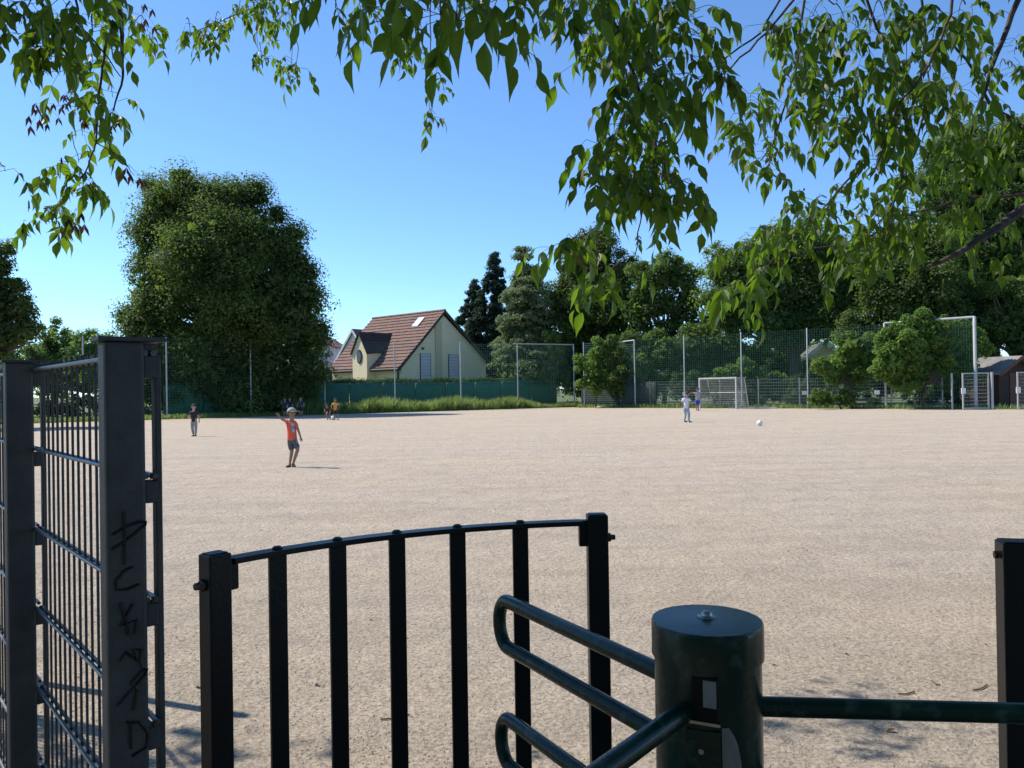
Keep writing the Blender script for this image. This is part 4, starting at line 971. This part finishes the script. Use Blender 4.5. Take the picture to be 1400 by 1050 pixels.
# ================================================================ OVERHANGING NEAR BRANCHES
def leafshape(bend, fold, serr):
    n = 7; L = 1.0; v = []; f = []
    ws = [0.012, .12, .20, .21, .165, .09, .03, 0.0]
    for i in range(n + 1):
        t = i / n; z = -bend * t * t; w = ws[i] * (1 + serr * (-1) ** i * (.3 < t < .9))
        v += [(-w, t, z + fold * w), (0, t, z), (w, t, z + fold * w)]
    for i in range(n):
        a = i * 3; f += [(a, a + 1, a + 4, a + 3), (a + 1, a + 2, a + 5, a + 4)]
    return v, f
shapes = [leafshape(.10, .35, .08), leafshape(.22, .5, .05), leafshape(.02, .25, .1), leafshape(.32, .3, .06), leafshape(.42, .7, .08), leafshape(-.12, .45, .06), leafshape(.18, .9, .04)]
shape_meshes = []
for q, (v, f) in enumerate(shapes):
    me = bpy.data.meshes.new('leaf'); me.from_pydata(v, [], f); me.materials.append(M['leaf_near'])
    me.attributes.new('rnd', 'FLOAT', 'POINT').data.foreach_set('value', [.15 + .13 * q] * len(v))
    me.polygons.foreach_set('use_smooth', [True] * len(me.polygons)); shape_meshes.append(me)
class NearTree:
    def __init__(s, name, label, base):
        s.t = thing(name, label, 'tree', base); s.base = Vector(base); s.leaves = []; s.tw = MB(); s.seeds = []
    def leaflet(s, p, ax, nm, L):
        ax = ax.normalized(); nm = (nm - ax * nm.dot(ax))
        nm = nm.normalized() if nm.length > 1e-3 else ax.orthogonal().normalized()
        x = ax.cross(nm); Mx = Matrix(((x.x * L, ax.x * L, nm.x * L, p.x), (x.y * L, ax.y * L, nm.y * L, p.y), (x.z * L, ax.z * L, nm.z * L, p.z), (0, 0, 0, 1)))
        s.leaves.append((Mx, (p - Vector((0, 0, H))).length / L, rng.randrange(7)))
    def compound(s, p, L=.085, out=None):
        L = L * rng.uniform(.72, 1.25)
        az = rng.uniform(0, 6.28); o = Vector((math.cos(az), math.sin(az), 0)) if out is None else (out + Vector((rng.uniform(-.8, .8), rng.uniform(-.8, .8), 0))).normalized()
        dr = rng.uniform(.3, 1.3)
        a = p + (o * .6 + ZUP * rng.uniform(-.2, .35)).normalized() * L * .7
        b = a + (o - ZUP * dr).normalized() * L * .7; c = b + (o * .5 - ZUP * (dr + .5)).normalized() * L * .55
        s.tw.tube([p, a, b, c], [.0013, .0011, .0009, .0006], 3, False)
        side = Vector((-o.y, o.x, 0))
        down = Vector((0, 0, -1))
        def nrm(): return o * rng.uniform(-.2, 1) + ZUP * rng.uniform(.1, .9) + side * rng.uniform(-.8, .8)
        s.leaflet(c, down + o * .35 + side * rng.uniform(-.3, .3), nrm(), L * rng.uniform(.95, 1.25))
        for q, g_ in ((b, .9), (a.lerp(b, .35), .8)) if rng.random() < .75 else ((b, .95),):
            for sg in (-1, 1): s.leaflet(q, down * rng.uniform(.5, 1.3) + side * sg * rng.uniform(.35, .9) + o * rng.uniform(0, .4), nrm(), L * g_ * rng.uniform(.8, 1.15))
    def branch(s, path, r0, r1, leafy=0, L=.085):
        pts = [Vector(p) for p in path]; q = []
        for i in range(len(pts) - 1):
            for k in range(4):
                t = k / 4; p = pts[i].lerp(pts[i + 1], t); ln = (pts[i + 1] - pts[i]).length
                if k: p = p + Vector((rng.uniform(-1, 1), rng.uniform(-1, 1), rng.uniform(-1, 1))) * ln * .025
                q.append(p)
        q.append(pts[-1]); n = len(q); s.tw.tube(q, [r0 + (r1 - r0) * (i / (n - 1)) ** .8 for i in range(n)], 7)
        for i in range(leafy): s.compound(rng.choice(q), L)
        return q
    def cluster(s, px, py, rx, ry, D, n, L=.085, hub=None, dj=.35):
        hp_ = hub if hub is not None else at(px, py - ry * .8, D)
        # a few twigs that carry the leaves
        nt_ = max(1, n // 6)
        for k in range(nt_):
            a = rng.uniform(0, 6.28); rr = math.sqrt(rng.random())
            D2 = D * (1 + rng.uniform(-1, 1) * dj * .35)
            e = at(px + rx * rr * math.cos(a), py + ry * rr * math.sin(a), D2)
            mid = hp_.lerp(e, .5) + ZUP * rng.uniform(.0, .06)
            pts = [hp_, hp_.lerp(mid, .5) + ZUP * .01, mid, mid.lerp(e, .5) + ZUP * .01, e]
            s.tw.tube(pts, [.0032, .0028, .0024, .002, .0014], 4)
            for j in range(max(1, round(n / nt_))):
                t = 1 if j == 0 else rng.uniform(.7, 1); q = mid.lerp(e, (t - .5) * 2 if t > .5 else 0)
                s.compound(q + Vector((rng.uniform(-1, 1), rng.uniform(-1, 1), rng.uniform(-1, 1))) * L * .55, L)
    def seedbunch(s, p, n=10, L=.05):
        for k in range(n):
            q = p + Vector((rng.uniform(-.05, .05), rng.uniform(-.05, .05), -rng.uniform(0, .09)))
            s.tw.tube([p, q], .0006, 3, False)
            for sg in (-1, 1): s.seeds.append((q, Vector((sg * .35, rng.uniform(-.3, .3), -1)), L))
    def finish(s, nobj=290):
        s.leaves.sort(key=lambda a: a[1]); near, far = s.leaves[:nobj], s.leaves[nobj:]
        for Mx, _, q in near:
            o = bpy.data.objects.new('leaf', shape_meshes[q]); COL.objects.link(o); o.parent = s.t; o.matrix_local = Matrix.Translation(-s.base) @ Mx
        if far:
            Vs = []; rn = []
            fv = [np.array([[v[i] for i in fc] for fc in f]) for v, f in shapes]
            for Mx, _, q in far:
                A = np.array(Mx); P = fv[q].reshape(-1, 3) @ A[:3, :3].T + A[:3, 3] - np.array(s.base); Vs.append(P); rn += [rng.random()] * (len(P) // 4)
            o = obj('leaves', npmesh('leaves', np.concatenate(Vs), 4, M['leaf_near'], np.array(rn)), s.t); o['kind'] = 'stuff'
            o.data.polygons.foreach_set('use_smooth', [True] * len(o.data.polygons))
        s.tw.build('branches', M['twig'], s.t, True, off=s.base)
        if s.seeds:
            Vs = []
            for q, d, L in s.seeds:
                d = d.normalized(); sd = d.orthogonal().normalized() * L * .16; e = q + d * L
                Vs += [q - s.base, q + d * L * .4 + sd - s.base, e - s.base, q + d * L * .5 - sd * .6 - s.base]
            o = obj('seed_wings', npmesh('seed_wings', Vs, 4, M['seed'], nr.random(len(Vs) // 4)), s.t); o['kind'] = 'stuff'
    def canopy(s, boxes, n, size=.11, nm='unseen_foliage'):
        Cs = []
        for (x0, x1, y0, y1, z0, z1) in boxes:
            k = n // len(boxes); P = nr.random((k, 3)) * np.array([x1 - x0, y1 - y0, z1 - z0]) + np.array([x0, y0, z0])
            keep = np.sin(P[:, 0] * 2.3 + 1) + np.sin(P[:, 1] * 2.7) + np.sin(P[:, 2] * 3.1) > -1.3; Cs.append(P[keep])
        P = np.concatenate(Cs); N = nr.normal(size=P.shape) + np.array([0, 0, 1.2])
        V = leafquads(P, N, size) - np.array(s.base)
        o = obj(nm, npmesh(nm, V, 4, M['leaf_near'], nr.random(len(P))), s.t); o['kind'] = 'stuff'

# ---- right hand tree
T = NearTree('overhanging_tree', 'leafy maple whose branches hang across the top right of the view', (4.3, 4.2, 0))
tp = Vector((4.25, 4.15, 2.0))
T.tw.tube([(4.3, 4.2, 0), (4.32, 4.2, .8), tp, (4.3, 4.0, 3.2), (4.0, 3.8, 4.6), (3.8, 3.6, 6)], [.19, .16, .14, .12, .09, .05], 12)
limbA = T.branch([(4.3, 4.0, 3.2), (3.2, 3.4, 4.1), (1.9, 2.9, 4.3), (.9, 2.3, 3.9), (.2, 1.8, 3.2), (-.5, 1.55, 2.75)], .08, .012)
limbB = T.branch([(4.1, 3.9, 3.9), (3.0, 4.2, 4.6), (1.9, 4.3, 4.5), (.8, 4.0, 4.25), (-.3, 3.9, 4.1)], .06, .014)
# the thick low limb at the right edge
q = T.branch([tp, at(1500, 225, 3.7), at(1400, 285, 3.5), at(1350, 321, 3.45), at(1290, 356, 3.45), at(1250, 372, 3.5)], .045, .003)
def br(pts, r0=.010, r1=.003, leafy=0, L=.085): return T.branch([at(*p) if len(p) == 3 and p[2] > 0 and abs(p[0]) > 5 else Vector(p) for p in pts], r0, r1, leafy, L)
br([(820, -160, 3.0), (820, -10, 2.9), (846, 50, 2.9), (872, 120, 2.9), (897, 180, 2.9), (893, 250, 2.95), (885, 300, 3.0)], .011, .003, 22, .085)
br([(897, 160, 2.9), (893, 230, 2.95), (878, 290, 3.0), (868, 350, 3.0)], .005, .002, 3, .05)
br([(853, 270, 3.0), (825, 300, 3.0), (800, 322, 3.05)], .004, .002)
br([(1100, -60, 3.6), (1085, 0, 3.6), (1048, 45, 3.6), (1000, 92, 3.5), (985, 105, 3.4)], .008, .003, 4)
br([(1076, -20, 3.7), (1040, 45, 3.7), (985, 85, 3.6), (930, 190, 3.3), (905, 230, 3.2)], .006, .002, 8)
br([(1110, -100, 4.0), (1100, 0, 4.0), (1090, 90, 4.0), (1060, 190, 4.0), (1040, 220, 4.0)], .009, .003, 8)
br([(1200, -100, 3.6), (1185, 0, 3.6), (1250, 130, 3.7), (1235, 230, 3.8), (1210, 330, 3.9)], .009, .003, 10)
br([(1425, -120, 4.0), (1392, 0, 4.0), (1362, 75, 4.0), (1340, 140, 4.1), (1322, 200, 4.2), (1318, 280, 4.2), (1300, 330, 4.2)], .018, .004, 14)
br([(1480, 220, 4.2), (1400, 175, 4.1), (1352, 140, 4.0), (1330, 95, 3.9), (1290, 40, 3.9)], .014, .005, 10)
br([(1400, 265, 4.2), (1320, 272, 4.2), (1250, 290, 4.2), (1180, 330, 4.3), (1090, 345, 4.4), (1030, 370, 4.4)], .009, .003, 16)
br([(1260, -60, 3.9), (1265, 150, 4.0), (1235, 250, 4.1), (1205, 300, 4.2), (1160, 360, 4.2)], .007, .003, 8)
br([(1165, 240, 4.3), (1120, 290, 4.3), (1075, 330, 4.3), (1020, 395, 4.3)], .006, .002, 8)
br([(1310, -60, 3.3), (1300, 20, 3.3), (1270, 90, 3.3), (1225, 150, 3.4), (1195, 235, 3.5)], .008, .003, 14)
def cl(*a, **k): T.cluster(*a, **k)
# top centre, large close leaves
for x, y, n in ((455, 15, 4), (500, 18, 5), (540, 8, 4), (625, 30, 5), (660, 10, 4), (700, 5, 4), (745, -5, 4), (590, -10, 5), (470, -30, 4), (680, -25, 5)):
    cl(x, y, 18, 12, 1.85, n, .074, hub=at(x + rng.uniform(-20, 20), -70, 1.75))
cl(700, 40, 10, 10, 1.9, 1, .078, hub=at(690, -40, 1.8)); cl(600, 25, 6, 8, 1.7, 1, .085, hub=at(600, -70, 1.7))
br([(-.1, 1.7, 3.0), (720, -90, 1.9), (600, -75, 1.75), (470, -60, 1.7)], .008, .003)
# small bright ones behind them
for x, y, rx, ry, n in ((545, 45, 14, 22, 8), (575, 60, 18, 16, 9), (520, 15, 25, 20, 8), (650, 20, 30, 25, 9), (750, 40, 10, 16, 3), (597, 122, 14, 8, 4), (590, 160, 9, 9, 4)):
    cl(x, y, rx, ry, 3.8, n, .060, hub=at(x, y - ry - 14, 3.8))
br([(.2, 3.9, 4.2), (590, -60, 3.8), (588, 30, 3.8), (588, 100, 3.8), (587, 150, 3.8)], .005, .0012); br([(.5, 3.9, 4.2), (700, -40, 3.8), (650, 10, 3.8), (540, 30, 3.8)], .005, .0015)
# upper middle mass
for x, y, rx, ry, n, D in ((790, 20, 25, 30, 12, 3.0), (830, 25, 25, 30, 12, 3.0), (880, 20, 25, 28, 14, 2.9), (925, 15, 30, 26, 16, 2.8), (900, 45, 45, 16, 14, 2.8), (828, 70, 22, 20, 8, 3.0),
                           (810, 100, 18, 14, 6, 3.0), (850, 135, 28, 22, 12, 3.0), (900, 110, 30, 25, 12, 2.7), (935, 115, 22, 18, 8, 2.5), (975, 110, 20, 14, 6, 2.5), (985, 120, 10, 10, 3, 2.5), (925, 150, 18, 15, 6, 2.7),
                           (870, 175, 30, 18, 11, 2.9), (830, 195, 18, 15, 7, 2.9), (820, 235, 14, 18, 6, 2.9), (850, 225, 28, 20, 13, 2.9), (900, 215, 32, 20, 14, 2.8), (910, 255, 30, 18, 13, 2.7), (870, 255, 20, 12, 8, 2.8), (930, 265, 20, 14, 7, 2.6), (925, 290, 12, 12, 4, 2.5), (885, 280, 14, 8, 4, 2.7), (830, 262, 12, 8, 3, 2.8)):
    cl(x, y, rx, ry, D, n, .082)
# two bright hanging clusters
cl(785, 345, 26, 14, 3.1, 13, .082, hub=at(800, 322, 3.1)); cl(762, 365, 10, 8, 3.1, 4, .085, hub=at(790, 330, 3.1)); cl(843, 378, 20, 10, 3.1, 10, .082, hub=at(866, 350, 3.05))
T.seedbunch(at(807, 328, 3.05), 14, .035)
# right mass
for x, y, rx, ry, n, D in ((1020, 150, 22, 18, 12, 3.9), (1010, 190, 22, 18, 12, 3.9), (1050, 205, 24, 22, 15, 3.9), (1060, 235, 16, 12, 7, 3.9), (1040, 130, 14, 10, 5, 3.9), (1055, 60, 14, 16, 6, 3.6), (1090, 30, 25, 25, 12, 3.9),
                           (1080, 75, 24, 26, 10, 3.8), (1110, 115, 32, 28, 20, 3.8), (1130, 155, 32, 24, 20, 3.8), (1120, 185, 18, 14, 8, 3.8), (1085, 160, 18, 14, 6, 3.8), (1140, 30, 40, 30, 20, 3.7), (1200, 25, 40, 30, 22, 3.6), (1180, 80, 36, 26, 18, 3.7),
                           (1240, 60, 34, 34, 24, 3.6), (1215, 105, 28, 26, 14, 3.6), (1180, 145, 22, 22, 9, 3.7), (1210, 165, 32, 22, 16, 3.7), (1185, 200, 30, 22, 15, 3.8), (1265, 110, 26, 28, 18, 3.6), (1290, 50, 30, 40, 20, 3.6), (1320, 20, 20, 18, 7, 3.6),
                           (1335, 55, 14, 14, 3, 3.6), (1260, 160, 26, 20, 12, 3.7), (1300, 130, 24, 34, 18, 3.7), (1310, 185, 26, 26, 18, 3.8), (1345, 170, 26, 24, 14, 3.9), (1375, 110, 26, 28, 11, 3.9), (1390, 80, 12, 16, 5, 3.9), (1385, 180, 24, 26, 14, 3.9), (1350, 225, 30, 20, 16, 4.0), (1300, 230, 20, 20, 9, 4.0), (1380, 225, 18, 16, 8, 4),
                           (1230, 245, 36, 16, 14, 4.2), (1265, 245, 20, 20, 10, 4.2), (1240, 285, 40, 22, 24, 4.2), (1180, 270, 30, 18, 14, 4.2), (1100, 268, 16, 10, 5, 4.3), (1130, 285, 28, 18, 13, 4.3), (1200, 310, 40, 22, 24, 4.2), (1150, 320, 34, 20, 18, 4.3), (1090, 310, 26, 16, 12, 4.3),
                           (1050, 325, 28, 16, 14, 4.3), (1025, 345, 22, 14, 10, 4.3), (1060, 355, 22, 12, 8, 4.3), (1215, 345, 26, 18, 12, 4.2), (1290, 290, 26, 18, 12, 4.2), (1340, 285, 24, 16, 9, 4.2), (1380, 275, 16, 14, 6, 4.2), (1352, 345, 14, 12, 4, 4.3), (1395, 345, 12, 12, 3, 4.3),
                           (1165, 372, 18, 9, 9, 4.2), (1025, 395, 18, 10, 11, 4.3), (1015, 412, 16, 9, 6, 4.3), (1195, 355, 14, 10, 5, 4.2)):
    cl(x, y, rx, ry, D, max(1, int(n * .70)), .088)
T.seedbunch(at(1080, 315, 4.3), 8, .03); T.seedbunch(at(1180, 280, 4.2), 8, .03)
T.canopy([(-1.5, 3.5, -2.5, 1.2, 3.8, 6.0), (1.5, 6, 1.5, 5, 5.2, 7.2), (-7, 7, -7, -1.5, 3.6, 6.5)], 22000, .17)  # leaves behind the camera are added to darken the turnstile and posts
T.finish()
# ---- left hand tree
T = NearTree('overhanging_tree', 'leafy maple whose branches hang down across the top left of the view', (-5.2, 2.6, 0))
T.tw.tube([(-5.2, 2.6, 0), (-5.15, 2.6, 1.2), (-5.2, 2.6, 2.4), (-5.0, 2.7, 3.6), (-4.8, 2.8, 5)], [.20, .16, .14, .11, .06], 12)
T.branch([(-5.1, 2.6, 3.0), (-4.0, 2.9, 3.9), (-3.0, 3.1, 4.1), (-2.2, 3.3, 3.9), (-1.6, 3.8, 4.2), (-1.5, 4.3, 4.5)], .07, .016)
br([(-2.4, 3.25, 3.95), (150, -60, 3.3), (158, -5, 3.3), (166, 28, 3.3), (167, 70, 3.3), (168, 105, 3.3), (155, 152, 3.3)], .020, .003, 5)
br([(166, 28, 3.3), (148, 50, 3.3), (140, 90, 3.3), (135, 140, 3.3), (131, 195, 3.3), (117, 235, 3.3), (98, 265, 3.35)], .008, .0022, 6)
br([(133, 196, 3.3), (155, 208, 3.3), (172, 225, 3.3), (184, 240, 3.3)], .0028, .0012)
br([(98, 180, 3.3), (108, 222, 3.3)], .002, .0014); br([(112, 240, 3.3), (80, 285, 3.3), (60, 282, 3.3)], .002, .0014)
br([(20, -60, 3.2), (60, 10, 3.2), (75, 50, 3.2), (95, 80, 3.2), (100, 120, 3.2)], .010, .003, 8)
br([(100, -50, 3.1), (105, 30, 3.1), (140, 70, 3.1), (165, 105, 3.1)], .006, .002, 3)
for x, y, rx, ry, n, D in ((15, 25, 22, 22, 8, 2.9), (50, 20, 26, 26, 12, 2.9), (95, 25, 26, 28, 14, 2.9), (50, 60, 24, 20, 10, 2.9), (95, 65, 26, 20, 12, 2.9), (125, 50, 18, 24, 8, 2.9), (15, 0, 25, 18, 8, 2.8), (65, 0, 30, 16, 10, 2.8), (120, 0, 24, 18, 8, 2.8), (80, 95, 14, 12, 5, 3.1), (125, 85, 10, 10, 4, 3.2),
                           (185, 40, 20, 14, 9, 3.9), (200, 60, 9, 12, 4, 3.9), (150, 18, 14, 16, 4, 3.3), (110, 120, 10, 10, 3, 3.2), (148, 130, 8, 10, 2, 3.3), (100, 165, 12, 12, 5, 3.8), (115, 180, 8, 10, 3, 3.8),
                           (85, 235, 14, 14, 6, 3.3), (112, 250, 16, 14, 8, 3.3), (128, 262, 8, 10, 3, 3.3), (60, 295, 18, 12, 9, 3.4), (75, 300, 12, 10, 5, 3.4), (40, 290, 8, 6, 2, 3.4), (-2, 240, 10, 20, 4, 3.4), (-2, 15, 18, 20, 5, 2.6)):
    T.cluster(x, y, rx, ry, D, max(1, int(n * .8)), .076)
for x, y in ((96, 128), (128, 148), (62, 150), (155, 155)): T.seedbunch(at(x, y - 8, 3.3), 8, .042)
T.seedbunch(at(104, 285, 3.3), 5, .06); T.seedbunch(at(176, 225, 3.3), 5, .055); T.seedbunch(at(193, 8, 3.5), 5, .05); T.seedbunch(at(55, 148, 3.3), 5, .05)
for x, y, rx, ry, n in ((255, 50, 16, 12, 7), (285, 55, 20, 14, 12), (300, 42, 16, 12, 8), (330, 20, 26, 20, 16), (365, 15, 26, 22, 18), (400, 10, 18, 18, 9), (355, 80, 12, 10, 8), (385, 40, 20, 12, 8), (400, 85, 12, 12, 7), (405, 105, 8, 8, 3), (380, -10, 40, 16, 10)):
    T.cluster(x, y, rx, ry, 4.5, n, .058, hub=at(x, y - ry - 12, 4.5))
br([(-1.5, 4.3, 4.5), (430, -60, 4.5), (370, 0, 4.5), (310, 25, 4.5), (262, 45, 4.5)], .007, .002, 5, .058); br([(352, 20, 4.5), (353, 70, 4.5)], .0022, .001); br([(395, 0, 4.5), (408, 65, 4.5), (404, 95, 4.5)], .0035, .0012)
T.canopy([(-6.8, -5.0, 4.3, 5.0, 4.5, 5.4)], 170, .13, 'side_foliage')
T.canopy([(-4.6, -1.2, 1.7, 3.6, 4.0, 5.2), (-6.5, -3, 1.0, 3.4, 4.2, 6.4), (-3.5, 0, -1, 1.7, 3.8, 5.6)], 11000, .13)
T.finish()

# ================================================================ SMALL LITTER
def litter():
    for i, (px, py, w) in enumerate(((1155, 894, .035), (1212, 1001, .05), (430, 936, .045), (1105, 754, .03), (1346, 881, .03), (1076, 754, .03), (268, 938, .05), (356, 822, .03), (505, 848, .03), (1055, 910, .03))):
        D = H * F / (py - hor(px)); p = gat(px, D, .006)
        v, f = leafshape(-.3, .9, .1); a = rng.uniform(0, 6.28); Rm = Matrix.Rotation(a, 3, 'Z')
        m = MB().add([Rm @ Vector(q) * w for q in v], f).build('fallen_leaf', M['deadleaf']); m.location = p
        tag(m, 'dry brown leaf on the gravel ' + ('just above the turnstile arm halfway to the right post', 'below the long turnstile arm near the right post', 'between the second and third bars of the curved railing', 'farthest up right of the turnstile column', 'above the turnstile arm close to the right post', 'far out above the turnstile lid, right of it', 'just left of the thick railing end post', 'right of the railing end post, farther out', 'between the second and third railing bars, farther out', 'closest to the turnstile column on its right')[i], 'leaf', 'dry leaves scattered on the near gravel')
    for i, (a, b) in enumerate((((1228, 950), (1250, 947)), ((1274, 932), (1286, 938)), ((520, 985), (560, 978)), ((1330, 945), (1350, 938)))):
        P = []
        for px, py in (a, ((a[0] + b[0]) / 2, (a[1] + b[1]) / 2 + 2), b): D = H * F / (py - hor(px)); P.append(gat(px, D, .010))
        o0_ = P[0]; m = MB().tube([q - o0_ for q in P], .0035, 5).build('dry_twig', M['deadleaf']); m.location = o0_
        tag(m, 'thin dry twig on the gravel ' + ('just above the middle of the long turnstile arm', 'slightly farther out between the turnstile and the right post', 'seen between the railing bars near the bottom', 'touching the left side of the right post')[i], 'twig', 'dry twigs on the near gravel')
litter()
